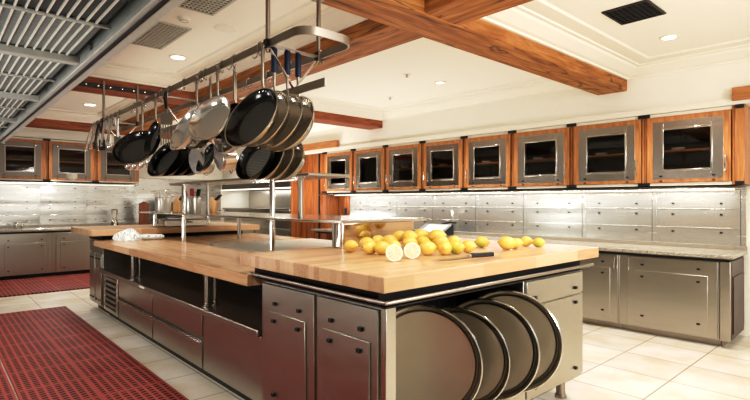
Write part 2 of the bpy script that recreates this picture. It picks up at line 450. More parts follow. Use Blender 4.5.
vent(-3.90, -3.15, 1.46, 1.72, 'grey grid ceiling vent cut by the top edge beside the rack rod', 17, 8)
vent(-1.72, -1.41, 4.08, 4.45, 'dark square ceiling vent on the right side of the ceiling', 8, 8, True)
def downlight(x, y, label, power=0, r=.07, on=True):
    t = thing('downlight', label, 'light', (x, y, ZC), 'recessed ceiling downlights')
    MB().lathe([(r, 0), (r+.022, 0), (r+.022, -.008), (r, -.01), (r, 0)], (x, y, ZC), seg=28).build('trim_ring', M['lamp_white'] if on else M['vent'], t)
    MB().lathe([(0, -.004), (r, -.004), (r, -.001), (0, -.001)], (x, y, ZC), seg=28).build('lens', M['bulb'] if on else M['vent'], t)
downlight(-5.313, 1.972, 'round recessed downlight beside the grid vent, below the crown moulding')
downlight(-4.16, 4.9, 'small recessed downlight between the two large timber beams', r=.05)
downlight(-1.579, 5.149, 'recessed downlight below the dark square vent at right', r=.06)
downlight(-8.833, 1.895, 'recessed downlight far off between the two reddish beams', r=.08)
t = thing('speaker_cover', 'large round cream ceiling cover left of the rack rod', 'cover', (-4.142, 1.96, ZC))
MB().lathe([(0, -.012), (.08, -.012), (.10, -.006), (.105, 0)], (-4.142, 1.96, ZC), seg=36).build('cover_disc', M['moulding'], t)
MB().lathe([(.07, -.013), (.075, -.016), (.08, -.013)], (-4.142, 1.96, ZC), seg=36).build('cover_ring', M['ceiling'], t)
t = thing('smoke_detector', 'small round detector between the two grid vents', 'detector', (-4.2, 1.62, ZC))
MB().lathe([(0, -.028), (.035, -.026), (.05, -.012), (.055, 0)], (-4.154, 1.592, ZC), seg=28).build('detector_dome', M['ceiling'], t)
MB().lathe([(.03, -.027), (.034, -.031), (.038, -.026)], (-4.154, 1.592, ZC), seg=28).build('detector_ring', M['vent'], t)
for (x, y, lb) in ((-4.16, 4.286, 'small ceiling sprinkler head nearest the large right beam'), (-5.238, 5.038, 'small ceiling sprinkler head nearest the pot rack end')):
    t = thing('sprinkler', lb, 'sprinkler', (x, y, ZC), 'ceiling sprinkler heads')
    MB().lathe([(0, -.006), (.045, -.006), (.055, 0)], (x, y, ZC), seg=24).build('escutcheon', M['lamp_white'], t)
    m = MB().cyl((x, y, ZC-.006), (x, y, ZC-.035), .01, 10); m.lathe([(0, -.04), (.022, -.04), (.022, -.036), (0, -.036)], (x, y, ZC), seg=16)
    m.build('sprinkler_head', M['vent'], t)

# ------------------------------------------------------------------ exhaust hood (top left)
HX0, HX1, HY0, HY1, HZ = -7.6, -.9, -.95, .69, 2.15
t = thing('exhaust_hood', 'large grey stainless exhaust hood with baffle filters at top left', 'hood', (-4.2, 0, HZ))
m = MB()
m.box(HX0, HX1, .60, HY1, HZ, HZ+.03); m.box(HX0, HX1, HY0, HY0+.09, HZ, HZ+.03)
m.box(HX0, HX0+.09, HY0+.09, .60, HZ, HZ+.03); m.box(HX1-.09, HX1, HY0+.09, .60, HZ, HZ+.03)
m.build('lip', M['hood'], t, bevel=.006)
m = MB()
m.box(HX0+.01, HX1-.01, HY1-.03, HY1-.005, HZ+.03, HZ+.42); m.box(HX0+.01, HX1-.01, HY0+.005, HY0+.03, HZ+.03, HZ+.42)
m.box(HX0+.005, HX0+.03, HY0+.03, HY1-.03, HZ+.03, HZ+.42); m.box(HX1-.03, HX1-.005, HY0+.03, HY1-.03, HZ+.03, HZ+.42)
m.box(HX0+.03, HX1-.03, HY0+.03, HY1-.03, HZ+.38, HZ+.42)
m.build('canopy', M['hood'], t)
m = MB().tube([(HX0, .632, HZ-.004), (HX1, .632, HZ-.004)], .009, 8)
m.build('gutter_bead', M['black'], t)
edges = [-1.17, -1.79, -2.41, -3.05, -3.70, -4.35, -5.0, -5.65, -6.3, -6.95, -7.5]
for i, x in enumerate(edges):
    w = .032 if i % 2 else .008
    MB().box(x-w, x+w, HY0+.09, .60, HZ+(.012 if i % 2 else .036), HZ+.05).build('cross_bar', M['hood'], t, bevel=.004)
for i in range(len(edges)-1):
    a, b = edges[i+1]+.012, edges[i]-.012
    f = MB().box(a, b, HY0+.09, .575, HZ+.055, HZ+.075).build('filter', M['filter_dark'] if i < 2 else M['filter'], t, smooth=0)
    m = MB(); y = HY0+.12
    while y < .57:
        m.box(a, b, y-.0032, y+.0032, HZ+.043, HZ+.053); y += .036
    m.build('baffle', M['filter_bar'], f, smooth=0)
m = MB().tube([(-2.35, .1, HZ+.035), (-1.75, .1, HZ+.035)], .02, 10)
m.build('light_tube', M['steel_rack'], t)

# ------------------------------------------------------------------ floor mats
def floor_mat(x0, x1, y0, y1, label):
    m = MB().box(x0, x1, y0, y1, 0.0, .018)
    o = m.build('rubber_mat', M['mat'], bevel=.005)
    return tag(o, label, 'mat', 'red perforated rubber floor mats')
floor_mat(-7.75, -1.2, .478, 1.372, 'long red perforated rubber mat nearest the island, on the cream tiles')
floor_mat(-7.75, -1.2, -.43, .466, 'red perforated rubber mat at the lower left corner, left of the long one')
floor_mat(-11.05, -9.18, -1.0, 3.2, 'red rubber mat far off in front of the left wall base cabinets')

# ------------------------------------------------------------------ wall cabinets
def make_wall_cabinet(label, handle_side, group, H=.80, depth=.37, sf='steel', bz='steel_bright'):
    """local: front faces -Y, origin at bottom centre of the door face"""
    t = thing('wall_cabinet', label, 'cabinet', (0,0,0), group)
    hw = .43
    m = MB()
    m.box(-hw, hw, depth-.02, depth, 0, H); m.box(-hw, -hw+.02, .02, depth-.02, 0, H); m.box(hw-.02, hw, .02, depth-.02, 0, H)
    m.box(-hw+.02, hw-.02, .02, depth-.02, 0, .02); m.box(-hw+.02, hw-.02, .02, depth-.02, H-.02, H)
    m.build('carcass', M['inner'], t, smooth=0)
    for s in (-1, 1):
        MB().box(min(s*.402, s*hw), max(s*.404, s*(hw-.004)), .006, .02, 0, H).build('stile', M['cab_wood'], t, bevel=.003)
    MB().box(-.402, .402, -.004, .018, H-.034, H-.001).build('top_rail', M['moulding'], t)
    MB().box(-.402, .402, -.004, .018, .001, .032).build('bottom_rail', M['moulding'], t)
    MB().box(-.40, .40, .05, depth-.03, H*.47, H*.47+.02).build('shelf', M['shelf_wood'], t)
    z0, z1 = .036, H-.038
    d = MB().frame(-.398, .398, z0, z1, -.325, .325, z0+.045, z1-.065, -.026, 0).build('door', M['cab_wood'], t, bevel=.003)
    gx, g0, g1 = .225, z0+.14, z1-.15
    MB().frame(-.335, .335, z0+.035, z1-.055, -gx, gx, g0, g1, -.03, -.004).build('steel_frame', M[sf], d, bevel=.002)
    MB().frame(-gx-.016, gx+.016, g0-.018, g1+.016, -gx+.004, gx-.004, g0+.004, g1-.004, -.042, -.028).build('bright_bezel', M[bz], d, bevel=.005)
    MB().box(-gx, gx, -.020, -.014, g0, g1).build('pane', M['glass'], d, smooth=0)
    for x in (-.25, .25):
        MB().lathe([(0, -.004), (.011, -.003), (.011, 0)], (x, -.03, z1-.10), (0, 1, 0), 10).build('screw', M['steel_bright'], d)
        MB().box(x-.013, x+.013, -.042, -.03, z0+.058, z0+.076).build('bumper', M['rubber'], d)
        MB().box(x-.013, x+.013, -.034, -.022, z0+.008, z0+.024).build('bumper', M['rubber'], d)
    if handle_side:
        x = handle_side*.358
        m = MB().tube([(x, -.02, z0+.10), (x, -.07, z0+.105), (x, -.076, z0+.12), (x, -.076, z0+.24), (x, -.07, z0+.255), (x, -.02, z0+.26)], .009, 8)
        m.build('handle', M['steel_bright'], d)
    for x in (-hw, hw):
        if x > 0: continue
        MB().box(x-.062, x+.062, -.032, -.005, H-.036, H+.002).build('black_clip', M['black'], t, bevel=.004)
        MB().box(x-.062, x+.062, -.032, -.005, -.002, .034).build('black_clip', M['black'], t, bevel=.004)
    return t
GR = 'orange wood wall cabinets with steel framed glass doors on the right'
bnd = [-1.255, -2.095, -2.927, -3.755, -4.55, -5.355, -6.185, -7.015, -7.855]
names = ['wall cabinet nearest the right edge, largest in view, with glassware behind dark glass',
 'second wall cabinet from the right edge, with a right hand handle', 'third wall cabinet from the right edge, last with a right hand handle',
 'fourth wall cabinet from the right edge, above the greenish lemon', 'fourth wall cabinet from the wood panelling, above the black device',
 'third wall cabinet from the wood panelling', 'second wall cabinet from the wood panelling', 'smallest wall cabinet, directly beside the vertical plank panelling']
protoL = protoR = None
for i in range(8):
    xc = (bnd[i]+bnd[i+1])/2
    side = 1 if i < 3 else -1
    if side == 1: 
        if protoR is None: c = protoR = make_wall_cabinet('', 1, GR)
        else: c = copy_tree(protoR)
    else:
        if protoL is None: c = protoL = make_wall_cabinet('', -1, GR)
        else: c = copy_tree(protoL)
    c['label'] = 'orange wood ' + names[i]
    c.location = (xc, 6.05, 1.60); c.scale = ((bnd[i]-bnd[i+1])/.86, 1, 1); RUN.append(c)
GL = 'orange wood wall cabinets on the left wall'
pr = make_wall_cabinet('orange wood wall cabinet on the left wall cut by the left edge', 0, GL, H=.83, sf='steel_dull', bz='steel_rack')
pr.location = (-11.55, 1.29, 1.835); pr.rotation_euler = (0, 0, PI/2)
c = copy_tree(pr); c.location = (-11.55, 2.15, 1.835); c['label'] = 'orange wood wall cabinet in the middle of the left wall, white stack inside'
c = copy_tree(pr); c.location = (-11.55, 3.01, 1.835); c['label'] = 'orange wood wall cabinet behind the hanging utensils and black pan'
# end clips on the last cabinet of each run
t = thing('wooden_end_panel', 'orange wooden end post at the right end of the wall cabinets', 'panel', (-1.21, 6.05, 1.6))
MB().box(-1.255, -1.17, 6.03, 6.42, 1.60, 2.40).build('post', M['cab_wood'], t, bevel=.003)
MB().box(-1.25, -1.175, 6.015, 6.03, 2.364, 2.402).build('black_clip', M['black'], t, bevel=.004)
MB().box(-1.25, -1.175, 6.015, 6.03, 1.600, 1.634).build('black_clip', M['black'], t, bevel=.004)
RUN.append(t)
RUN.append(MB().box(-1.27, -.3, 5.98, 6.42, 2.44, 2.57).build('wooden_header', M['cab_wood_h'], bevel=.004)); tag(RUN[-1], 'short reddish wooden header at the upper right edge above the cabinets', 'beam')
# long ledges under the cabinets
t = thing('cabinet_ledge', 'long pale steel ledge running under the right wall cabinets', 'ledge', (-4.7, 6.2, 1.55))
RUN.append(t)
MB().box(-8.05, -1.15, 5.99, 6.41, 1.56, 1.572).build('ledge_board', M['steel_bright'], t, bevel=.002)
MB().box(-7.8, -1.3, 6.24, 6.30, 1.548, 1.56).build('light_strip', M['lightstrip'], t)
t = thing('cabinet_ledge', 'long pale steel ledge running under the left wall cabinets', 'ledge', (-11.8, 1.5, 1.78))
MB().box(-12.04, -11.50, .2, 3.47, 1.79, 1.803).build('ledge_board', M['steel_bright'], t, bevel=.002)
MB().box(-11.86, -11.80, .3, 3.4, 1.778, 1.79).build('light_strip', M['lightstrip'], t)

# crockery behind the glass
def bowl(x, y, z, r, label, group):
    o = MB().lathe([(0, .004), (r*.45, .004), (r*.85, r*.35), (r, r*.6), (r*.96, r*.6), (r*.8, r*.36), (r*.4, .012), (0, .012)], (x, y, z), seg=20).build('bowl', M['white_china'])
    return tag(o, label, 'bowl', group)
def glassware(x, y, z, r, h, label, group):
    o = MB().lathe([(0, 0), (r*.8, 0), (r, h), (r*.94, h), (r*.74, .008), (0, .008)], (x, y, z), seg=16).build('tumbler', M['white_china'] if r > .03 else M['steel_bright'])
    return tag(o, label, 'cup', group)
GC = 'crockery behind the cabinet glass'
for i in range(7):
    xc = (bnd[i]+bnd[i+1])/2
    n0 = len(COL.objects)
    nth = ['in the cabinet nearest the right edge', 'in the second cabinet from the right', 'in the third cabinet from the right', 'in the fourth cabinet from the right', 'in the fourth cabinet from the panelling', 'in the third cabinet from the panelling', 'in the second cabinet from the panelling'][i]
    bowl(xc-.12, 6.2, 1.60+.382, .07, 'white bowl on the upper shelf ' + nth, GC)
    glassware(xc+.10, 6.2, 1.62, .036, .11, 'white cup at the bottom right ' + nth, GC)
    bowl(xc-.10, 6.2, 1.62, .085, 'white bowl at the bottom left ' + nth, GC)
    RUN.extend(list(COL.objects)[n0:])
for k in range(4):
    bowl(-11.33-.25, 2.15, 1.855+k*.022, .12, ['lowest', 'second lowest', 'second highest', 'topmost'][k] + ' white bowl of the stack in the middle left wall cabinet', 'white bowls in the left cabinet')
for k in range(3):
    glassware(-11.38-.2, 2.83+k*.11, 1.856, .045, .07, ['left', 'middle', 'right'][k] + ' white cup of three in the cabinet behind the black pan', 'white cups in the left cabinet')

# ------------------------------------------------------------------ backsplashes
def splash_right(x0, x1, label, y=6.40):
    t = thing('backsplash_panel', label, 'backsplash', ((x0+x1)/2, y, .95), 'riveted steel backsplash panels on the right wall')
    RUN.append(t)
    MB().box(x0+.002, x1-.045, y, y+.018, .955, 1.548).build('sheet', M['splash'], t, bevel=.002)
    for z in (1.135, 1.345):
        MB().box(x0+.002, x1-.05, y-.005, y, z-.004, z+.004).build('seam_bead', M['steel_bright'], t, bevel=.002)
    MB().box(x1-.05, x1-.046, y-.003, y, .955, 1.548).build('seam_gap', M['dark_gap'], t, smooth=0)
    MB().box(x1-.045, x1, y-.004, y+.018, .955, 1.548).build('cover_strip', M['splash'], t, bevel=.002)
    for x in (x0+.17, x1-.22):
        for z in (1.405, 1.283, 1.088):
            MB().box(x-.012, x+.012, y-.012, y, z-.009, z+.009).build('bumper', M['rubber'], t)
lbs = ['nearest the right edge', 'second from the right edge', 'third from the right edge', 'fourth from the right edge', 'fourth from the panelling', 'third from the panelling, behind the black device', 'second from the panelling', 'nearest the panelling']
sb = [-1.215, -2.07, -2.90, -3.74, -4.55, -5.39, -6.21, -6.99, -7.52]
for i in range(8):
    splash_right(sb[i+1], sb[i], 'riveted steel backsplash panel on the right wall, ' + lbs[i])
def splash_left(y0, y1, label, z1=1.775):
    t = thing('backsplash_panel', label, 'backsplash', (-12.03, (y0+y1)/2, .95), 'riveted steel backsplash panels on the left wall')
    x = -12.03
    MB().box(x-.018, x, y0+.002, y1-.04, .955, z1).build('sheet', M['splash_left'], t, bevel=.002)
    for z in (1.16, 1.365):
        MB().box(x, x+.006, y0+.002, y1-.045, z-.005, z+.005).build('seam_bead', M['steel_bright'], t, bevel=.002)
    MB().box(x-.018, x+.004, y1-.04, y1, .955, z1).build('cover_strip', M['splash_left'], t, bevel=.002)
    for y in (y0+.17, y1-.22):
        for z in (1.72, 1.43, 1.30, 1.05):
            MB().box(x, x+.012, y-.012, y+.012, z-.009, z+.009).build('bumper', M['rubber'], t)
for a, b, lb in ((.82, 1.68, 'behind the sink faucet'), (1.68, 2.52, 'second from the left edge'), (2.52, 3.5, 'behind the blender'), (3.5, 4.45, 'behind the whisk crock'), (4.45, 5.55, 'last one before the hood niche')):
    splash_left(a, b, 'riveted steel backsplash panel on the left wall, ' + lb, 1.775 if b < 3.6 else 1.98)

# ------------------------------------------------------------------ right counter and base cabinets
t = thing('granite_counter', 'long speckled granite counter along the right wall', 'counter', (-4.5, 6.05, .87))
RUN.append(t)
MB().box(-7.8, -1.205, 5.66, 6.40, .872, .912).build('counter_top', M['granite'], t, bevel=.008, seg=3)
MB().box(-7.5, -1.205, 6.37, 6.40, .912, .955).build('upstand', M['granite'], t, bevel=.004)
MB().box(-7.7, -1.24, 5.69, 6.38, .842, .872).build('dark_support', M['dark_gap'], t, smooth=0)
def base_cab(x0, x1, handle_side, label):
    t = thing('base_cabinet', label, 'cabinet', ((x0+x1)/2, 5.72, 0), 'stainless base cabinets under the granite counter')
    RUN.append(t)
    MB().box(x0, x1, 5.72, 6.36, .075, .842).build('carcass', M['steel_panel'], t, bevel=.003)
    MB().box(x0, x1, 5.80, 6.30, 0, .075).build('kick_plate', M['steel_rack'], t)
    d = MB().box(x0+.012, x1-.012, 5.698, 5.718, .085, .835).build('door', M['steel_panel'], t, bevel=.003)
    MB().box(x0+.09, x1-.09, 5.69, 5.698, .13, .69).build('raised_panel', M['steel_panel'], d, bevel=.005)
    for x in (x0+.16, x1-.17):
        for z, yy in ((.752, 5.698), (.626, 5.69), (.207, 5.69)):
            MB().box(x-.014, x+.014, yy-.012, yy, z-.009, z+.009).build('bumper', M['rubber'], d)
    x = x1-.035 if handle_side > 0 else x0+.035
    MB().tube([(x, 5.70, .69), (x, 5.663, .694), (x, 5.658, .71), (x, 5.658, .80), (x, 5.663, .813), (x, 5.70, .817)], .007, 8).build('handle', M['steel_bright'], d)
base_cab(-2.17, -1.325, -1, 'stainless base cabinet at the right end of the granite counter')
base_cab(-3.10, -2.25, 1, 'stainless base cabinet partly hidden behind the tray end of the island')
t = thing('cabinet_post', 'steel filler post between the two visible right base cabinets', 'post', (-2.21, 5.74, 0))
RUN.append(t)
MB().box(-2.25, -2.17, 5.73, 6.3, .075, .842).build('post_face', M['steel_panel'], t)
MB().box(-2.25, -2.17, 5.81, 6.3, 0, .075).build('kick_plate', M['steel_rack'], t)
t = thing('cabinet_end_panel', 'stainless end panel closing the granite counter at the right', 'panel', (-1.28, 6.0, 0))
RUN.append(t)
MB().box(-1.318, -1.235, 5.70, 6.38, .075, .842).build('end_post', M['steel_panel'], t, bevel=.003)
MB().box(-1.318, -1.30, 5.80, 6.38, 0, .075).build('kick_plate', M['steel_rack'], t)
MB().box(-1.235, -1.231, 5.76, 6.37, .08, .84).build('side_sheet', M['side_reflection'], t)  # thin sheet carrying the painted dark reflection
MB().box(-1.231, -1.222, 5.80, 6.33, .13, .69).build('raised_panel', M['side_reflection'], t, bevel=.004)

# ------------------------------------------------------------------ left counter
t = thing('stone_counter', 'pale stone counter along the left wall with inset sink', 'counter', (-11.6, 2.0, .87))
MB().box(-12.03, -11.08, .2, 3.9, .872, .912).build('counter_top', M['granite'], t, bevel=.006)
MB().box(-12.03, -12.0, .2, 3.9, .912, .955).build('upstand', M['granite'], t)
MB().box(-12.0, -11.12, .2, 3.88, .842, .872).build('dark_support', M['dark_gap'], t, smooth=0)
MB().box(-11.75, -11.25, .95, 1.75, .912, .918).build('sink_rim', M['steel_bright'], t, bevel=.003)
t = thing('sink_faucet', 'low chrome sink faucet with two taps at the left edge', 'faucet', (-11.9, 1.27, .912))
MB().tube([(-11.9, 1.27, .912), (-11.9, 1.27, 1.0), (-11.87, 1.27, 1.025), (-11.72, 1.27, 1.01), (-11.7, 1.27, .985)], .013, 10).build('spout', M['steel_bright'], t)
for dy in (-.10, .10):
    MB().tube([(-11.9, 1.27+dy, .912), (-11.9, 1.27+dy, .975)], .014, 10).tube([(-11.9, 1.27+dy, .98), (-11.83, 1.27+dy*1.4, .99)], .008, 8).build('tap', M['steel_bright'], t)
def base_left(y0, y1, label):
    t = thing('base_cabinet', label, 'cabinet', (-11.15, (y0+y1)/2, 0), 'stainless base cabinets on the left wall')
    MB().box(-11.98, -11.14, y0, y1, .075, .842).build('carcass', M['steel_panel'], t, bevel=.003)
    MB().box(-11.98, -11.2, y0, y1, 0, .075).build('kick_plate', M['dark_gap'], t)
    d = MB().box(-11.14, -11.12, y0+.012, y1-.012, .085, .835).build('door', M['steel_panel'], t, bevel=.003)
    MB().box(-11.12, -11.112, y0+.08, y1-.08, .13, .66).build('raised_panel', M['steel_panel'], d, bevel=.005)
    for y in (y0+.14, y1-.14):
        for z in (.72, .60, .16):
            MB().box(-11.112 if z < .7 else -11.12, -11.10, y-.012, y+.012, z-.009, z+.009).build('bumper', M['rubber'], d)
base_left(.93, 1.72, 'stainless base cabinet on the left wall under the sink')
base_left(1.80, 2.62, 'stainless base cabinet on the left wall beside the island end')
t = thing('cabinet_post', 'narrow steel filler post between the left wall base cabinets', 'post', (-11.2, 1.76, 0))
MB().box(-11.98, -11.15, 1.72, 1.80, .075, .842).build('post_face', M['steel_panel'], t)
MB().box(-11.98, -11.2, 1.72, 1.80, 0, .075).build('kick_plate', M['dark_gap'], t)
# blender and boards on the left counter
t = thing('blender', 'steel bar blender on the left counter behind the far block', 'blender', (-11.6, 2.95, .912))
MB().lathe([(0, 0), (.075, 0), (.078, .03), (.06, .10), (.045, .14), (0, .14)], (-11.6, 2.95, .912), seg=20).build('motor_base', M['steel_bright'], t)
MB().lathe([(0, .14), (.045, .14), (.072, .34), (.066, .34), (.04, .15), (0, .15)], (-11.6, 2.95, .912), seg=20).build('jug', M['steel_pan'], t)
MB().lathe([(0, .36), (.03, .36), (.07, .345), (.07, .335), (0, .335)], (-11.6, 2.95, .912), seg=20).build('lid', M['black'], t)
t = thing('cutting_board', 'brown wooden board standing upright on the far left counter', 'board', (-11.5, 3.42, .912))
MB().box(-11.52, -11.48, 3.42, 3.63, .912, 1.40).build('board', M['brown'], t, bevel=.01)
MB().box(-11.53, -11.47, 3.475, 3.575, 1.395, 1.43).build('grip', M['brown'], t, bevel=.008)
t = thing('oven_tower', 'dark narrow oven tower beside the brown board on the left', 'oven', (-11.5, 3.75, 0))
MB().box(-12.0, -11.35, 3.92, 4.35, 0, 1.42).build('oven_body', M['black'], t, bevel=.01)
MB().box(-11.35, -11.335, 3.95, 4.32, .5, 1.1).build('oven_door', M['nonstick'], t, bevel=.005)
MB().tube([(-11.30, 3.97, 1.05), (-11.30, 4.30, 1.05)], .012, 8).build('oven_handle', M['steel_bright'], t)

# ------------------------------------------------------------------ wood panelling and hood niche at the far right corner
t = thing('wood_panelling', 'orange vertical plank panelling beside the smallest wall cabinet', 'panelling', (-8.8, 6.06, 0))
RUN.append(t)
for i in range(4):
    a = -8.685 + i*.205
    MB().box(a+.004, a+.201, 6.08, 6.41, 0, 2.46).build('plank', M['panel_wood'], t, bevel=.006)
MB().box(-8.69, -7.42, 5.96, 6.03, 2.47, 2.60).build('header', M['cab_wood_h'], t, bevel=.006)
MB().box(-8.09, -8.06, 6.06, 6.08, 0, 2.40).build('dark_gap', M['dark_gap'], t, smooth=0)
t = thing('wooden_board', 'orange wooden wall board with a dark outlet under the smallest wall cabinet', 'board', (-7.95, 6.4, .955))
RUN.append(t)
MB().box(-7.86, -7.53, 6.385, 6.41, .955, 1.548).build('lower_board', M['panel_wood'], t)
MB().box(-7.66, -7.59, 6.375, 6.385, 1.15, 1.30).build('outlet_plate', M['black'], t, bevel=.003)
t = thing('range_hood_niche', 'white plaster hood with steel rim over the far steel range', 'hood', (-10.4, 5.9, 1.7))
MB().box(-12.02, -8.785, 5.60, 6.41, 1.88, ZC-.18).build('plaster_hood', M['wallpaint'], t, bevel=.01)
MB().box(-12.02, -8.785, 5.58, 6.41, 1.735, 1.88).build('steel_rim', M['vent_rim'], t, bevel=.004)
MB().box(-12.02, -8.785, 5.56, 5.62, 1.712, 1.735).build('light_lip', M['lightstrip'], t)
MB().box(-12.02, -8.80, 6.34, 6.41, 1.24, 1.705).build('back_panel', M['steel'], t)
MB().box(-8.78, -8.70, 5.58, 6.41, 0, 2.60).build('wooden_side', M['panel_wood'], t, bevel=.005)
t = thing('cooking_range', 'stainless cooking range under the far plaster hood', 'range', (-10.4, 5.9, 0))
MB().box(-12.0, -8.82, 5.62, 6.33, .1, 1.24).build('range_body', M['steel'], t, bevel=.006)
MB().box(-12.0, -8.82, 5.58, 6.33, 1.24, 1.28).build('range_top', M['steel_bright'], t, bevel=.006)
for k in range(4):
    MB().box(-11.9+k*.78, -11.2+k*.78, 5.60, 5.62, .25, .85).build('range_door', M['steel_panel'], t, bevel=.006)
for x in (-11.9, -8.95):
    for y in (5.7, 6.25):
        MB().cyl((x, y, 0), (x, y, .1), .025, 10).build('foot', M['black'], t)

# ------------------------------------------------------------------ island
def bumper(parent, x, y, z, face):
    m = MB()
    if face == 'y': m.box(x-.014, x+.014, y-.014, y, z-.010, z+.010)
    else: m.box(x, x+.014, y-.014, y+.014, z-.010, z+.010)
    m.build('bumper', M['rubber'], parent, bevel=.002)

# near cabinet with the tray bay
t = thing('island_cabinet', 'stainless island cabinet with tray slots under the near butcher block', 'cabinet', (-2.2, 2.55, 0))
NX0, NX1, NY0, NY1 = -2.80, -1.66, 1.57, 3.54
m = MB()
m.box(NX0, NX1, NY0, NY0+.06, .165, .93)                 # side towards the aisle
m.box(NX0, -2.2, NY0+.06, NY1, .165, .93)
m.box(-2.2, NX1, 2.75, NY1, .165, .93)
m.box(-2.2, NX1, NY0+.06, 2.75, .165, .255)
m.box(-2.2, NX1-.1, NY0+.06, 2.75, .915, .93)
m.build('carcass', M['steel_panel'], t, bevel=.004)
MB().box(NX1-.03, NX1+.004, NY0-.004, NY0+.064, .165, .93).build('corner_post', M['steel'], t, bevel=.003)
MB().box(-2.197, -2.19, NY0+.065, 2.745, .26, .885).box(-2.19, NX1-.02, 2.742, 2.748, .26, .885).build('bay_lining', M['dark_gap'], t, smooth=0)
for k in range(6):
    y = 1.80+k*.17
    MB().cyl((-2.12, y, .255), (-2.12, y, .915), .006, 8).build('slot_rod', M['island_inner'], t)
# rolled rail and top plate
m = MB().box(NX0-.02, NX1+.045, NY0-.045, NY1+.04, .936, .944)
m.build('top_plate', M['island_inner'], t, bevel=.002)
pts = [(NX0-.05, NY0-.055, .966), (NX1+.035, NY0-.055, .966), (NX1+.05, NY0-.05, .966), (NX1+.055, NY0-.035, .966), (NX1+.055, NY1+.06, .966)]
MB().tube(pts, .0105, 12).build('rolled_rail', M['steel_rack'], t)
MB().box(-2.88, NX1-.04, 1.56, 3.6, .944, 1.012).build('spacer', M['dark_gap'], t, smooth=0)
# aisle doors
for (a, b, pa, pb) in ((-2.775, -2.215, -2.685, -2.285), (-2.185, -1.70, -2.125, -1.748)):
    d = MB().box(a, b, NY0-.016, NY0-.001, .18, .915).build('door', M['steel_panel'], t, bevel=.003)
    MB().box(pa, pb, NY0-.026, NY0-.016, .215, .757).build('raised_panel', M['steel_panel'], d, bevel=.005)
    for x in (pa+.07, pb-.07):
        bumper(d, x, NY0-.016, .806, 'y'); bumper(d, x, NY0-.026, .703, 'y'); bumper(d, x, NY0-.026, .26, 'y')
# end face: drawer and door beside the trays
d = MB().box(NX1+.001, NX1+.014, 2.77, NY1-.012, .775, .92).build('drawer', M['steel_panel'], t, bevel=.003)
for y in (2.86, 3.41): bumper(d, NX1+.014, y, .812, 'x')
d = MB().box(NX1+.001, NX1+.014, 2.77, NY1-.012, .185, .758).build('door', M['steel_panel'], t, bevel=.003)
for y, z in ((2.86, .71), (3.41, .71), (2.86, .242), (3.41, .242)): bumper(d, NX1+.014, y, z, 'x')
MB().box(NX1+.001, NX1+.012, NY0+.07, 2.755, .175, .25).build('bay_sill', M['steel_panel'], t, bevel=.003)
for x, y in ((-1.76, 1.68), (-1.76, 2.72), (-1.76, 3.42), (-2.7, 1.68), (-2.7, 3.42)):
    MB().cyl((x, y, 0), (x, y, .165), .032, 14).lathe([(0, .0), (.042, 0), (.042, .02), (.032, .03), (0, .03)], (x, y, 0), seg=14).build('leg', M['steel_rack'], t)

# round trays standing in the bay
trl = ['large round metal tray nearest the butcher block corner, front of the four', 'second round metal tray from the butcher block corner', 'third round metal tray, just before the rightmost one', 'rightmost of the four round metal trays, next to the end door']
for i, (x, y, z, TH, R) in enumerate([(-1.79, 1.98, .562, .56, .311), (-1.73, 2.20, .555, .45, .284), (-1.69, 2.415, .57, .42, .294), (-1.68, 2.62, .58, .47, .31)]):
    nrm = Vector((math.sin(TH), -math.cos(TH), 0))
    t = thing('round_tray', trl[i], 'tray', (x, y, z-R), 'round trays in the island end')
    f = -nrm
    c = Vector((x, y, z))
    MB().lathe([(0, .004), (R*.85, .004), (R*.865, .001), (R*.865, -.002), (R*.85, .0), (0, .0)], c, f, 72).build('tray_base', M['steel_tray'], t)
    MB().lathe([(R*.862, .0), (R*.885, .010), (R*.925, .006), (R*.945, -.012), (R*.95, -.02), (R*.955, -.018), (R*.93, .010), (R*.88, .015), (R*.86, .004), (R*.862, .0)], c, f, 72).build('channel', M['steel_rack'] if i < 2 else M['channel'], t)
    MB().lathe([(R*.918, -.012), (R*.93, -.027), (R*.975, -.034), (R*.995, -.031), (R, -.024), (R*.985, -.018), (R*.965, -.016), (R*.918, -.010)], c, f, 72).build('rolled_rim', M['steel_bright'], t)

# near butcher block
o = MB().box(-2.956, -1.595, 1.495, 3.68, 1.012, 1.087).build('butcher_block', M['block_y'], bevel=.005)
tag(o, 'thick maple butcher block at the near end of the island, with lemons on it', 'counter')
o = MB().box(-7.74, -6.60, 1.43, 3.66, 1.012, 1.087).build('butcher_block', M['block_y'], bevel=.005)
tag(o, 'thick maple butcher block at the far end of the island behind the towel', 'counter')

# lower wooden counter along the aisle
t = thing('wooden_counter', 'long lower maple counter along the aisle, supported on steel tubes', 'counter', (-4.8, 2.5, .885))
m = MB().box(-6.775, -2.86, 1.495, 2.26, .885, .957)
m.box(-6.775, -5.19, 2.26, 3.6, .885, .957)
m.build('counter_top', M['block_x'], t, bevel=.005)
for x in (-5.71, -3.80):
    for y, r in ((1.64, .024), (1.705, .013)):
        MB().cyl((x, y, .60), (x, y, .885), r, 16).lathe([(0, 0), (r+.012, 0), (r+.012, .012), (r, .02), (0, .02)], (x, y, .60), seg=16).build('support_tube', M['steel_bright'], t)
o = MB().box(-5.185, -2.90, 2.265, 3.6, .885, .962).build('stone_slab', M['slab'], bevel=.004)
tag(o, 'grey stone slab set into the island middle under the overshelf', 'counter')

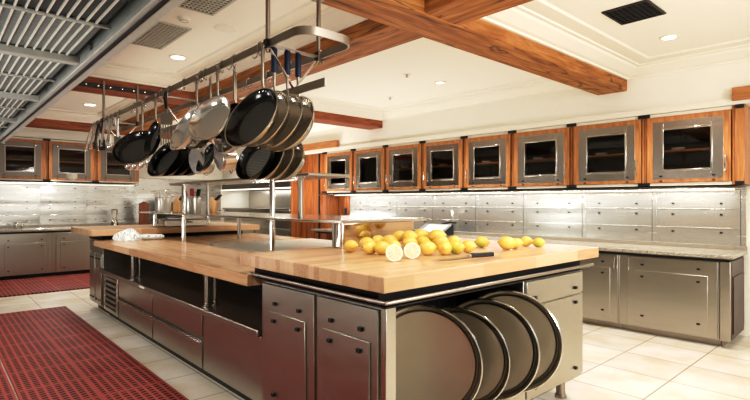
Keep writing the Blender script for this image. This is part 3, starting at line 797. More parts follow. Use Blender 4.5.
# undercounter drawers
t = thing('undercounter_unit', 'long low stainless drawer unit with louvred grille facing the red mat', 'cabinet', (-4.8, 2.5, 0))
UX0, UX1, UY = -6.87, -2.83, 1.625
MB().box(UX0, UX1, UY+.02, 3.5, .075, .565).build('carcass', M['steel_panel'], t, bevel=.003)
MB().box(UX0+.02, UX1, UY+.06, 3.4, 0, .075).build('kick_plate', M['black'], t, smooth=0)
MB().box(UX0-.01, UX1, UY-.05, 3.3, .572, .597).build('ledge', M['steel_panel'], t)
MB().box(UX0-.01, UX1, UY-.075, UY-.05, .553, .602).build('ledge_lip', M['steel_rack'], t, bevel=.008)
MB().box(UX0+.05, UX1, 2.28, 2.30, .60, .884).build('recess_back', M['island_inner'], t, smooth=0)
MB().box(-5.19, -5.05, UY-.079, UY-.074, .578, .596).build('pale_tag', M['white_china'], t)
g = MB().frame(UX0+.03, -6.23, .09, .55, UX0+.10, -6.30, .13, .51, UY-.005, UY+.015).build('grille', M['steel'], t, bevel=.003)
m = MB()
for k in range(6):
    z = .16+k*.063
    m.obox((-6.535, UY+.005, z), (.235, 0, 0), (0, .014, -.012), (0, .006, .012))
m.build('louvre', M['steel'], g)
MB().box(UX0+.10, -6.30, UY+.012, UY+.019, .13, .51).build('grille_backing', M['dark_gap'], g, smooth=0)
for a, b in ((-6.19, -5.05), (-5.02, -3.86)):
    for z0, z1 in ((.085, .305), (.335, .55)):
        d = MB().box(a, b, UY-.004, UY+.016, z0, z1).build('drawer', M['steel_panel'], t, bevel=.003)
        MB().box(a, b, UY-.022, UY-.004, z1-.02, z1).build('drawer_pull', M['steel'], d, bevel=.005)
d = MB().box(-3.83, -2.87, UY-.004, UY+.016, .085, .55).build('door', M['steel_panel'], t, bevel=.003)
MB().box(-3.83, -2.87, UY-.024, UY-.004, .53, .55).build('door_pull', M['steel_bright'], d, bevel=.006)

# far cabinet under the far block
t = thing('island_cabinet', 'dark stainless two-door cabinet at the far end of the island', 'cabinet', (-7.2, 2.5, 0))
MB().box(-7.50, -6.88, 1.62, 3.5, .10, .94).build('carcass', M['steel_panel'], t, bevel=.004)
MB().box(-7.46, -6.9, 1.70, 3.45, 0, .10).build('kick_plate', M['black'], t, smooth=0)
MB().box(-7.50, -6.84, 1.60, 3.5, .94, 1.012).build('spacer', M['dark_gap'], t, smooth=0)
for a, b in ((-7.48, -7.21), (-7.18, -6.90)):
    d = MB().box(a, b, 1.602, 1.618, .12, .76).build('door', M['steel_panel'], t, bevel=.003)
    for x in (a+.07, b-.07):
        for z in (.70, .18): bumper(d, x, 1.602, z, 'y')
MB().box(-7.48, -6.90, 1.604, 1.618, .78, .92).build('drawer', M['steel_panel'], t, bevel=.003)

# overshelf
t = thing('overshelf', 'two-tier stainless overshelf on steel posts along the island middle', 'shelf', (-4.8, 2.6, .957))
MB().box(-7.42, -2.745, 2.165, 3.07, 1.268, 1.288).build('lower_shelf', M['steel_bright'], t, bevel=.005)
MB().box(-6.08, -3.13, 2.15, 2.56, 1.622, 1.648).build('upper_shelf', M['steel'], t, bevel=.005)
for x in (-5.775, -3.77):
    MB().cyl((x, 2.21, .957), (x, 2.21, 1.622), .025, 18).build('post', M['steel_bright'], t)
    MB().cyl((x, 2.50, 1.288), (x, 2.50, 1.622), .025, 18).build('post', M['steel_rack'], t)
    MB().cyl((x-.08, 2.95, .957), (x-.08, 2.95, 1.268), .025, 18).build('post', M['steel_rack'], t)
for y in (2.25, 2.98):
    MB().cyl((-6.9, y, 1.087), (-6.9, y, 1.268), .026, 18).build('post', M['steel_bright'], t)
m = MB(); vs = [[m.bm.verts.new((x, y, z)) for x, z in ((-2.83, 1.087), (-2.79, 1.087), (-2.757, 1.268), (-2.80, 1.268))] for y in (2.18, 2.93)]
m.bm.faces.new(vs[0]); m.bm.faces.new(list(reversed(vs[1])))
for k in range(4): m.bm.faces.new((vs[0][k], vs[0][(k+1) % 4], vs[1][(k+1) % 4], vs[1][k]))
m.build('end_panel', M['steel_mirror'], t, bevel=.006)
MB().cyl((-2.772, 2.185, 1.087), (-2.772, 2.185, 1.268), .024, 16).build('corner_post', M['steel_bright'], t)

# things on the shelf and far block
def crock(x, y, z, r, h, label):
    t = thing('utensil_crock', label, 'crock', (x, y, z), 'steel utensil crocks on the overshelf')
    MB().lathe([(0, 0), (r*.96, 0), (r, .01), (r, h), (r*1.04, h+.004), (r*1.0, h+.006), (r*.95, h), (r*.95, .012), (0, .012)], (x, y, z), seg=32).build('crock_body', M['utensil'], t)
    return t
crock(-6.90, 2.36, 1.289, .105, .19, 'steel crock full of wire whisks on the lower shelf')
crock(-5.98, 2.40, 1.289, .095, .185, 'steel crock with red spatulas on the lower shelf beside a post')
for k in range(6):
    a = k*1.05; dx, dy = math.cos(a), math.sin(a)
    b = Vector((-6.90+dx*.05, 2.36+dy*.05, 1.32)); top = Vector((-6.90+dx*.11, 2.36+dy*.11, 1.53))
    t = thing('wire_whisk', 'thin wire whisk standing in the steel crock on the lower shelf', 'whisk', b, 'whisks in the crock')
    ax = (top-b).normalized()
    MB().tube([b, b+ax*.15], .007, 8).build('handle', M['steel_bright'], t)
    p = ax.orthogonal().normalized(); q = ax.cross(p)
    m = MB()
    for j in range(3):
        d = p*math.cos(j*PI/3) + q*math.sin(j*PI/3)
        prof = [(.0, .14), (.014, .16), (.03, .20), (.034, .235), (.026, .262), (0, .275)]
        pts = [b+ax*h+d*r for r, h in prof] + [b+ax*h-d*r for r, h in reversed(prof[:-1])]
        m.tube(pts, .0016, 5)
    m.build('wire_loops', M['steel_bright'], t)
for k, (dx, dy, mt, lb) in enumerate(((-.03, -.04, 'red', 'red spatula at the left in the steel crock, thin blade'), (.035, -.02, 'red', 'broad red spatula at the right in the steel crock'), (-.02, .045, 'black', 'black spatula at the back of the steel crock'))):
    b = Vector((-5.98+dx*.8, 2.40+dy*.8, 1.33)); tp = Vector((-5.98+dx*1.7, 2.40+dy*1.7, 1.50))
    t = thing('spatula', lb, 'spatula', b, 'spatulas in the crock')
    MB().tube([b, tp], .008, 8).build('handle', M['leather'] if mt == 'red' else M['black'], t)
    ax = (tp-b).normalized()
    MB().obox(tp+ax*.04, (.026, .01, 0), (.004, -.01, 0), ax*.045).build('blade', M[mt], t, bevel=.004)
def knife_block(x, y, z, rz, label):
    t = thing('knife_block', label, 'knife block', (x, y, z), 'wooden knife blocks on the overshelf')
    c, s = math.cos(rz), math.sin(rz)
    m = MB()
    poly = [(-.055, 0), (.055, 0), (.085, .12), (.02, .20), (-.055, .13)]
    vs = [[m.bm.verts.new((x + c*px - s*w, y + s*px + c*w, z+pz)) for px, pz in poly] for w in (-.05, .05)]
    m.bm.faces.new(vs[0]); m.bm.faces.new(list(reversed(vs[1])))
    for i in range(5): m.bm.faces.new((vs[0][i], vs[0][(i+1) % 5], vs[1][(i+1) % 5], vs[1][i]))
    m.build('block_body', M['leather'], t, bevel=.004)
    for w in (-.03, 0, .03):
        p = Vector((x + c*.055 - s*w, y + s*.055 + c*w, z+.165)); d = Vector((c*.75, s*.75, .66))
        MB().tube([p, p+d*.09], [.011, .009], 8).build('knife_handle', M['black'], t)
knife_block(-6.50, 2.42, 1.289, .3, 'wooden knife block between the whisk crock and the front post')
knife_block(-6.20, 2.74, 1.289, .7, 'wooden knife block right of the spatula crock, black handles up')
t = thing('food_pan', 'pale steel food pan on the far block under the overshelf', 'pan', (-6.82, 2.62, 1.088))
MB().box(-6.99, -6.72, 2.32, 2.90, 1.088, 1.185).build('pan_body', M['steel'], t, bevel=.012)
MB().frame(-7.0, -6.71, 2.31, 2.91, -6.96, -6.75, 2.35, 2.87, 0, 0.006).build('pan_rim', M['steel_bright'], t) if False else MB().box(-7.005, -6.705, 2.305, 2.915, 1.185, 1.192).build('pan_rim', M['steel_bright'], t, bevel=.003)
MB().tube([(-6.705, 2.55, 1.15), (-6.67, 2.55, 1.15), (-6.67, 2.67, 1.15), (-6.705, 2.67, 1.15)], .006, 8).build('pan_handle', M['black'], t)

# towel
t = thing('kitchen_towel', 'crumpled white and grey striped towel on the far end of the wooden counter', 'towel', (-6.5, 1.9, .957))
m = MB()
rnd = random.Random(3)
def blob(m, c, rx, ry, rz, amp, seed, rot=0):
    r = random.Random(seed); ph = [r.uniform(0, 6.28) for _ in range(8)]
    rows, seg = 14, 24
    g = []
    for i in range(rows+1):
        th = PI/2*i/rows
        row = []
        for k in range(seg):
            a = 2*PI*k/seg
            w = 1 + amp*(math.sin(3*a+ph[0]+th*2) + .7*math.sin(5*a+ph[1]-th*3) + .5*math.sin(9*a+ph[2]+th*5))
            lx, ly = rx*w*math.sin(th)*math.cos(a), ry*w*math.sin(th)*math.sin(a)
            z = rz*max(0, math.cos(th))*(1+amp*1.5*math.sin(4*a+ph[3]+6*th))
            row.append(m.bm.verts.new((c[0]+lx*math.cos(rot)-ly*math.sin(rot), c[1]+lx*math.sin(rot)+ly*math.cos(rot), c[2]+z)))
        g.append(row)
    for i in range(rows):
        for k in range(seg):
            m.bm.faces.new((g[i][k], g[i][(k+1) % seg], g[i+1][(k+1) % seg], g[i+1][k]))
blob(m, (-6.42, 1.80, .958), .15, .11, .12, .15, 4, .9)
m.build('crumpled_part', M['towel'], t, smooth=80)
m = MB()
P = [(-6.40, 1.88), (-6.36, 1.97), (-6.33, 2.06), (-6.31, 2.14), (-6.30, 2.17)]
m.tube([(x, y, .958+.036) for x, y in P], [.03, .036, .034, .030, .012], 14)
m.build('rolled_part', M['towel'], t, smooth=80)

# ------------------------------------------------------------------ lemons and knife
LEM = [
('A', -2.536, 2.078, 0, .0385, 0, 'whole yellow lemon lying alone at the left, in front of the steel shelf panel'),
('B', -2.590, 2.264, 0, .0419, 0, 'yellow lemon at the back left end of the pile'),
('C', -2.346, 2.089, 0, .0401, 0, 'yellow lemon at the front left end of the pile'),
('D', -2.706, 2.483, 0, .0410, 0, 'yellow lemon against the shelf panel, second from the left at the back'),
('E', -2.285, 2.119, 0, .0411, 0, 'yellow lemon just behind and left of the left cut half'),
('F', -2.616, 2.511, 0, .0441, 0, 'yellow lemon third from the left in the back row of the pile'),
('G', -2.298, 2.236, 0, .0422, 0, 'yellow lemon in the pile directly behind the left cut half'),
('H', -2.583, 2.580, 1, .0392, 0, 'leftmost yellow lemon on top of the pile'),
('I', -2.476, 2.572, 1, .0455, 0, 'large yellow lemon on top of the pile, second from left'),
('J', -2.538, 2.762, 1, .0477, 0, 'yellow lemon on top of the pile, third from left'),
('K', -2.399, 2.784, 1, .0481, 0, 'large yellow lemon on top of the pile at the right, below the black device'),
('L', -2.411, 2.515, 0, .0423, 0, 'yellow lemon in the pile above the right cut half'),
('M', -2.440, 2.682, 0, .0403, 1, 'greenish lemon half hidden in the middle of the pile'),
('N', -2.070, 2.316, 0, .0426, 0, 'yellow lemon right of the right cut half, front row'),
('O', -2.312, 2.733, 0, .0432, 0, 'yellow lemon in the back row under the rightmost top lemon'),
('P', -1.998, 2.396, 0, .0426, 0, 'yellow lemon with stem end towards the viewer, above the knife blade'),
('Q', -1.985, 2.493, 0, .0415, 1, 'green tinged lemon left of the last one in the pile'),
('R', -2.359, 2.938, 0, .0377, 0, 'yellow lemon at the back right of the pile'),
('S', -1.993, 2.628, 0, .0394, 0, 'yellow lemon at the right end of the pile, above the knife handle'),
('T', -2.144, 2.993, 0, .0380, 1, 'greenish lemon lying alone between the pile and the right group'),
('U', -1.934, 2.993, 0, .0440, 0, 'large yellow lemon at the left of the right hand group'),
('V', -1.937, 3.113, 0, .0358, 0, 'small lemon touching the large one in the right hand group'),
('W', -1.982, 3.322, 0, .0360, 0, 'small yellow lemon second from right on the block'),
('X', -1.875, 3.313, 0, .0337, 1, 'rightmost lemon, half green, near the block edge'),
]
pos = {k[0]: [k[1], k[2], k[4]*1.06, k[3]] for k in LEM}
for it in range(60):
    ks = list(pos)
    for i in range(len(ks)):
        for j in range(i+1, len(ks)):
            a, b = pos[ks[i]], pos[ks[j]]
            if a[3] != b[3]: continue
            dx, dy = b[0]-a[0], b[1]-a[1]; d = math.hypot(dx, dy); need = (a[2]+b[2])*.97
            if d < need:
                s = (need-d)/2*.5/d
                a[0] -= dx*s; a[1] -= dy*s; b[0] += dx*s; b[1] += dy*s
BT = 1.088
for i, (k, _, _, lay, r0, green, lb) in enumerate(LEM):
    x, y, r, _ = pos[k]
    rr = random.Random(i*7+1)
    z = BT + r if not lay else 1.168
    a = .83 + rr.uniform(-.6, .6)
    if k == 'P': a = -PI/2+.7
    ax = Vector((math.cos(a), math.sin(a), rr.uniform(-.12, .12) if lay == 0 else .15)).normalized()
    t = thing('lemon', lb, 'lemon', (x, y, z-r), 'lemons on the near butcher block')
    Lh = r*(1.32 if k not in ('U', 'I', 'K') else 1.4)
    prof = [(0, -Lh), (r*.10, -Lh*.985), (r*.2, -Lh*.93), (r*.45, -Lh*.82), (r*.74, -Lh*.60), (r*.93, -Lh*.32), (r, 0), (r*.93, Lh*.32), (r*.74, Lh*.60), (r*.45, Lh*.82), (r*.24, Lh*.93), (r*.14, Lh*1.0), (r*.08, Lh*1.04), (0, Lh*1.05)]
    MB().lathe(prof, (x, y, z), ax, 24).build('peel', M['lemon_green'] if green else M['lemon'], t, smooth=80)
    MB().lathe([(0, -.002), (r*.13, -.001), (r*.13, .002), (0, .003)], Vector((x, y, z)) - ax*Lh*.99, -ax, 10).build('stem_scar', M['lemon_tip'], t)
for nm, x, y, r, (dx, dy), lb in (('hl', -1.977, 1.935, .049, (.80, -.58), 'left cut lemon half with its pale face towards the viewer'), ('hr', -2.0, 2.105, .049, (.74, -.66), 'right cut lemon half facing the viewer beside the other half')):
    n = Vector((dx, dy, .22)).normalized(); c = Vector((x, y, BT + r*.985))
    t = thing('lemon_half', lb, 'lemon', (x, y, BT), 'cut lemon halves')
    MB().lathe([(r, 0), (r*.95, -r*.35), (r*.75, -r*.75), (r*.45, -r*1.05), (r*.2, -r*1.2), (0, -r*1.26)], c, n, 32).build('peel', M['lemon'], t, smooth=80)
    MB().lathe([(0, .0), (r*.985, .0), (r, -.001)], c, n, 32).build('pith', M['pith'], t)
    u = n.orthogonal().normalized(); v = n.cross(u)
    for k in range(9):
        a0, a1 = 2*PI*k/9+.05, 2*PI*(k+1)/9-.05
        m = MB(); b = [c+n*.0012 + (u*math.cos((a0+a1)/2)+v*math.sin((a0+a1)/2))*r*.12]
        for j in range(5):
            a = a0+(a1-a0)*j/4; b.append(c+n*.0012+(u*math.cos(a)+v*math.sin(a))*r*.80)
        m.bm.faces.new([m.bm.verts.new(p) for p in b])
        m.build('flesh_segment', M['flesh'], t, smooth=0)
t = thing('kitchen_knife', 'paring knife with black handle lying in front of the lemons', 'knife', (-1.80, 2.35, BT))
h0, h1, tip = Vector((-1.772, 2.585, BT+.012)), Vector((-1.808, 2.415, BT+.012)), Vector((-1.835, 2.06, BT+.004))
MB().obox((h0+h1)/2, (h1-h0)/2, (.0145, -.003, 0), (0, 0, .012)).build('handle', M['black'], t, bevel=.004)
d = (tip-h1).normalized(); sd = Vector((-d.y, d.x, 0))
m = MB().obox(h1+d*.012, d*.014, sd*.011, (0, 0, .008)); m.build('bolster', M['steel_bright'], t, bevel=.003)
m = MB()
bl = [h1+d*.02+sd*.022, h1+d*.02-sd*.016, h1+d*.26-sd*.016, tip, h1+d*.2+sd*.022]
lo = [m.bm.verts.new((p.x, p.y, BT+.004)) for p in bl]; hi = [m.bm.verts.new((p.x, p.y, BT+.0065)) for p in bl]
m.bm.faces.new(lo); m.bm.faces.new(list(reversed(hi)))
for i in range(5): m.bm.faces.new((lo[i], lo[(i+1) % 5], hi[(i+1) % 5], hi[i]))
m.build('blade', M['steel_rack'], t)

# ------------------------------------------------------------------ device and faucet on the granite counter
t = thing('counter_scale', 'black angular device with a sloping grey plate on the granite counter behind the lemons', 'device', (-5.3, 6.05, .912))
t.location.x += 0
RUN.append(t); SHIFT = [t]
m = MB()
vs = []
for x in (-5.52, -4.98):
    vs.append([m.bm.verts.new((x, y, z)) for y, z in ((5.84, .914), (6.16, .914), (6.16, 1.06), (6.12, 1.075), (5.84, .935))])
m.bm.faces.new(vs[0]); m.bm.faces.new(list(reversed(vs[1])))
for k in range(5): m.bm.faces.new((vs[0][k], vs[0][(k+1) % 5], vs[1][(k+1) % 5], vs[1][k]))
m.build('black_body', M['black'], t, bevel=.006)
MB().obox((-5.22, 5.985, 1.009), (.20, 0, 0), (0, .115, .0575), (0, -.002, .004)).build('grey_plate', M['grey_screen'], t, bevel=.002)
MB().tube([(-5.6, 6.12, .92), (-5.45, 6.2, 1.02), (-5.1, 6.22, 1.11), (-4.97, 6.2, 1.10)], .018, 8).build('black_arm', M['black'], t)
t = thing('pot_filler_faucet', 'curly chrome faucet rising from the granite counter behind the black device', 'faucet', (-5.12, 6.3, .912))
RUN.append(t); SHIFT.append(t)
MB().tube([(-5.16, 6.3, .912), (-5.16, 6.3, 1.08), (-5.13, 6.3, 1.14), (-5.11, 6.3, 1.22), (-5.14, 6.29, 1.27), (-5.09, 6.27, 1.28), (-5.06, 6.25, 1.24)], .013, 10).build('spout', M['steel_bright'], t)
MB().tube([(-5.16, 6.3, 1.10), (-5.22, 6.26, 1.13)], .010, 8).lathe([(0, 0), (.03, 0), (.03, .012), (0, .016)], (-5.16, 6.3, .912), seg=16).build('lever', M['steel_bright'], t)

# ------------------------------------------------------------------ hanging pot rack
RY0, RY1, RZ, RX0, RX1 = 1.477, 1.84, 2.35, -6.78, -2.20
LBZ, LBY = 2.10, 1.66
rack = thing('pot_rack', 'long oval steel pot rack hanging on rods from the timber beams', 'pot rack', (-4.3, 1.66, 2.1))
pts = []
r = .10
for cx, cy, a0 in ((RX1-r, RY0+r, -90), (RX1-r, RY1-r, 0), (RX0+r, RY1-r, 90), (RX0+r, RY0+r, 180)):
    for k in range(9):
        a = math.radians(a0 + 90*k/8)
        pts.append((cx + r*math.cos(a), cy + r*math.sin(a), RZ))
pts.append(pts[0])
MB().strip(pts, (0, 0, 1), .046, .010).build('rack_hoop', M['steel_rack'], rack)
for x in (-2.57, -4.42, -6.25):
    MB().box(x-.018, x+.018, RY0+.006, RY1-.006, RZ-.012, RZ-.002).build('cross_bar', M['steel_rack'], rack)
MB().box(-6.35, -2.25, LBY-.006, LBY+.006, LBZ-.024, LBZ+.024).build('lower_bar', M['steel_rack'], rack)
for x in (-2.57, -4.42, -6.25):
    for y in (RY0+.006, RY1-.006):
        MB().strip([(x, y, RZ-.02), (x, LBY + (.008 if y > LBY else -.008), LBZ+.02)], (1, 0, 0), .026, .006).build('brace', M['steel_bright'], rack)
for x, zt in ((-2.57, ZB), (-6.24, 2.80)):
    for y in (RY0, RY1):
        yy = y
        m = MB().cyl((x, yy, RZ-.03), (x, yy, zt), .014, 12)
        rod = m.build('hanging_rod', M['steel_rack'], rack)
        MB().box(x-.02, x+.02, yy-.02, yy+.02, RZ-.026, RZ+.026).build('rod_clamp', M['black'], rod, bevel=.004)
        if zt == ZB: MB().box(x-.03, x+.03, yy-.03, yy+.03, ZB-.008, ZB).build('rod_flange', M['steel_rack'], rod)
br = tag(MB().box(-6.269, -6.245, 1.22, 2.12, 2.715, 2.765).build('beam_bracket', M['black'], bevel=.004), 'black bracket bar screwed to the reddish beam, holding the far rack rods', 'bracket')
for k in range(7):
    y = 1.30+k*.125
    MB().lathe([(0, 0), (.012, 0), (.010, .006), (0, .008)], (-6.245 - br.location.x, y - br.location.y, 2.74 - br.location.z), (1, 0, 0), 10).build('screw', M['steel_bright'], None)
    s = COL.objects[-1]; p = s.location.copy(); s.parent = br; s.location = p

def hook(x, y, z):
    """double-J hook over a bar at height z, tips either side"""
    m = MB()
    for sgn in (-1, 1):
        m.tube([(x, y, z+.03), (x, y-.012, z-.03), (x+sgn*.02, y-.014, z-.055), (x+sgn*.045, y-.016, z-.060), (x+sgn*.062, y-.02, z-.048)], .0045, 6)
    m.tube([(x, y+.012, z-.01), (x, y+.012, z+.026), (x, y, z+.034), (x, y-.012, z+.02), (x, y-.012, z-.03)], .006, 6)
    m.build('hook', M['steel_bright'], rack, smooth=60)

def ringhandle(t, h, L, rim, mat, grip=None, name='handle', w=.011):
    h = Vector(h); rim = Vector(rim)
    m = MB()
    ring = [h + Vector((.014*math.sin(a), 0, -.006+.014*math.cos(a))) for a in [2*PI*k/10 for k in range(11)]]
    m.tube(ring, .004, 6, caps=False)
    m.tube([h+Vector((0, 0, -.02)), h+Vector((0, 0, -.05)), h+Vector((0, 0, -L*.55)), h+Vector((0, 0, -L*.85)), rim], [w*.6, w, w*.95, w*.75, w*.8], 8)
    hd = m.build(name, mat, t, smooth=60)
    if grip:
        MB().tube([h+Vector((0, 0, .0)), h+Vector((0, 0, -.008)), h+Vector((0, 0, -.14)), h+Vector((0, 0, -.148))], [.013, .0195, .0195, .015], 10).build('grip', grip, hd, smooth=60)
    return hd

def frypan(name, label, hang, L, R, nxy, inner, outer, hmat, grip=None, tilt=26, depth=.055, base=.82, rivets=True, ribs=False, cat='pan', group='frying pans on the rack'):
    hang = Vector(hang)
    nh = Vector((nxy[0], nxy[1], 0)).normalized()
    tl = math.radians(tilt)
    N = nh*math.cos(tl) + Vector((0, 0, math.sin(tl)))
    U = -nh*math.sin(tl) + Vector((0, 0, math.cos(tl)))
    P = hang + Vector((0, 0, -L)); C = P - U*R
    S = N.cross(U)
    t = thing(name, label, cat, hang, group)
    h = depth; Rb = R*base
    MB().lathe([(0, h), (Rb*.93, h), (Rb, h*.93), (Rb+(R-Rb)*.45, h*.55), (R*.985, h*.12), (R, 0), (R+.003, -.001), (R+.003, -.004), (R-.004, -.003)], C, -N, 56).build('pan_body', outer, t)
    Ri = R-.004
    MB().lathe([(Ri, -.003), (Ri*.98, h*.12), (Rb+(Ri-Rb)*.42, h*.5), (Rb*.97, h*.84), (Rb*.9, h*.9), (0, h*.9)], C, -N, 56).build('cooking_surface', inner, t)
    if inner is M['nonstick']:
        MB().lathe([(0, h*.893), (Rb*.86, h*.893)], C, -N, 48).build('worn_base', M['nonstick_base'], t)
    if ribs:
        m = MB()
        for k in range(-9, 10):
            a = k*Rb*.092; hl = math.sqrt(max(0, (Rb*.86)**2-a*a))
            if hl > .01: m.obox(C - N*(h*.87) + U*a, S*hl, U*.0028, N*.003)
        m.build('grill_rib', M['nonstick_grey'], t)
    ringhandle(t, hang, L, P - N*h*.18 + U*.002, hmat, grip)
    if rivets:
        for a in (-.16, 0, .16):
            d = U*math.cos(a) + S*math.sin(a)
            MB().lathe([(.007, 0), (.006, .003), (0, .0045)], C + d*(Ri*.965) - N*h*.14, (-d*.75+N*.66), 8).build('rivet', M['steel_bright'], t)
    return t
M['nonstick_base'] = plain('dull_black_nonstick_base', '#4b4c47', 0.45, spec=0.5)

NA = (.19, -.88)
HZ0 = RZ-.012
G1 = 'frying pans on the rack'
# upper stack nearest the viewer
frypan('frying_pan', 'large black frying pan in front of the upper near stack, inside facing out with rivets', (-2.575, 1.445, HZ0), .255, .198, NA, M['nonstick'], M['alu'], M['steel_v'], None)
frypan('frying_pan', 'second frying pan of the upper near stack, blue handle grip on the left', (-2.58, 1.525, HZ0), .26, .19, NA, M['alu'], M['alu'], M['steel_v'], M['blue'])
frypan('frying_pan', 'third frying pan of the upper near stack, middle blue grip', (-2.57, 1.61, HZ0), .265, .19, NA, M['alu'], M['alu'], M['steel_v'], M['blue'])
frypan('frying_pan', 'rearmost frying pan of the upper near stack, pale rim and rightmost blue grip', (-2.575, 1.69, HZ0), .27, .193, NA, M['alu'], M['alu'], M['steel_v'], M['blue'])
# lower near stack
frypan('grill_pan', 'ribbed grill pan in front of the lower near stack', (-2.90, 1.62, LBZ-.03), .235, .15, NA, M['nonstick'], M['nonstick'], M['steel_v'], None, ribs=True, rivets=False, base=.86)
frypan('frying_pan', 'second pan of the lower near stack, behind the ribbed one', (-2.87, 1.69, LBZ-.03), .235, .15, NA, M['alu'], M['alu'], M['steel_v'], None, rivets=False)
frypan('frying_pan', 'third pan of the lower near stack', (-2.86, 1.76, LBZ-.03), .235, .15, NA, M['alu'], M['alu'], M['steel_v'], None, rivets=False)
frypan('frying_pan', 'rearmost pan of the lower near stack with a pale rim', (-2.85, 1.83, LBZ-.03), .235, .152, NA, M['alu'], M['alu'], M['steel_v'], None, rivets=False)
# polished pans
NB = (.22, -.88)
frypan('saute_pan', 'wide polished steel pan hanging in the middle of the rack', (-3.18, 1.445, HZ0), .205, .172, (.32, -.88), M['steel_pan'], M['steel_pan'], M['steel_v'], None, rivets=False, depth=.055)
frypan('frying_pan', 'small black pan half hidden behind the wide polished steel pan', (-3.17, 1.56, HZ0), .24, .14, NB, M['nonstick'], M['nonstick'], M['steel_v'], None, rivets=False)
frypan('saute_pan', 'polished pan hanging behind and below the wide steel pan', (-3.27, 1.62, HZ0), .34, .13, NB, M['steel_pan'], M['steel_pan'], M['steel_v'], None, rivets=False)
# edge-on polished stack
NC = (.02, -.9)
frypan('saute_pan', 'polished steel pan seen nearly edge on, left of the wide steel pan', (-3.53, 1.445, HZ0), .215, .185, NC, M['steel_pan'], M['steel_pan'], M['steel_v'], None, rivets=False)
frypan('saute_pan', 'second polished pan behind the edge on one', (-3.50, 1.535, HZ0), .24, .165, NC, M['steel_pan'], M['nonstick'], M['steel_v'], None, rivets=False)
# lower far stack of black pans
lf = ['front', 'second', 'third', 'rearmost']
for k in range(4):
    frypan('frying_pan', lf[k] + ' black pan of the lower stack left of the small saucepans', (-4.33+k*.03, 1.56+k*.07, LBZ-.03), .13, .175-.002*k, (.25, -.88), M['nonstick'], M['nonstick'], M['steel_v'], None, rivets=False, tilt=30)
# large black pan at left and edge-on black pan
frypan('frying_pan', 'large black nonstick pan hanging at the left, next to the utensils', (-4.76, 1.445, HZ0), .27, .195, (.525, -.58), M['nonstick'], M['nonstick'], M['steel_v'], None, tilt=37)
frypan('frying_pan', 'black pan hanging edge on between the large black pan and the turner', (-4.36, 1.43, HZ0), .23, .155, (.0, -.94), M['nonstick'], M['nonstick'], M['steel_v'], None, rivets=False, tilt=13, depth=.04)
# small saucepans
def saucepan(label, hang, L, R, h, nxy, mat, tilt=8):
    hang = Vector(hang); nh = Vector((nxy[0], nxy[1], 0)).normalized(); tl = math.radians(tilt)
    N = nh*math.cos(tl) + Vector((0, 0, math.sin(tl))); U = -nh*math.sin(tl) + Vector((0, 0, math.cos(tl)))
    P = hang + Vector((0, 0, -L)); C = P - U*R
    t = thing('saucepan', label, 'saucepan', hang, 'small saucepans on the lower bar')
    MB().lathe([(0, h), (R*.9, h), (R*.98, h*.92), (R, h*.8), (R, .004), (R+.005, 0), (R+.004, -.004), (R-.003, -.002), (R-.003, h*.8), (R*.9, h*.95), (0, h*.95)], C, -N, 40).build('pan_body', mat, t)
    ringhandle(t, hang, L, P - N*.02, M['steel_bright'], w=.008)
    m = MB().tube([C - U*R - N*h*.2 + (N.cross(U))*.03, C - U*(R+.022) - N*h*.25, C - U*R - N*h*.2 - (N.cross(U))*.03], .005, 8)
    m.build('helper_handle', M['steel_bright'], t)
saucepan('small polished saucepan left of the small black pan on the lower bar', (-3.84, 1.64, LBZ-.03), .20,   .11, .10, (-.15, 1), M['steel_pan'])
saucepan('small polished saucepan right of the small black pan on the lower bar', (-3.40, 1.64, LBZ-.03), .20, .108, .10, (.1, 1), M['steel_pan'])
frypan('frying_pan', 'small black pan edge on between the two small saucepans', (-3.66, 1.62, LBZ-.03), .20, .12, (-.05, -.9), M['nonstick'], M['nonstick'], M['steel_v'], None, rivets=False, depth=.035)

# turner
t = thing('slotted_turner', 'slotted metal turner with a curved black handle hanging among the pans', 'turner', (-4.17, 1.45, HZ0), 'hanging utensils')
h = Vector((-4.17, 1.45, HZ0))
MB().tube([h, h+Vector((-.012, 0, -.02)), h+Vector((-.02, 0, -.06)), h+Vector((-.005, 0, -.11)), h+Vector((.01, 0, -.15))], [.006, .013, .014, .013, .010], 10).build('handle', M['black'], t, smooth=60)
m = MB(); d = Vector((.6, .8, 0)).normalized()
for k in range(5):
    off = d*(-.036+.018*k)
    m.obox(h+Vector((-.005, 0, -.36))+off*1.1, d*.005, Vector((.8, -.6, 0))*.0015, (-.006, 0, .09))
m.obox(h+Vector((.01, 0, -.235)), d*.048, Vector((.8, -.6, 0))*.0015, (-.002, 0, .045))
m.obox(h+Vector((.01, 0, -.17)), d*.008, Vector((.8, -.6, 0))*.002, (0, 0, .035))
m.build('blade', M['steel_rack'], t)

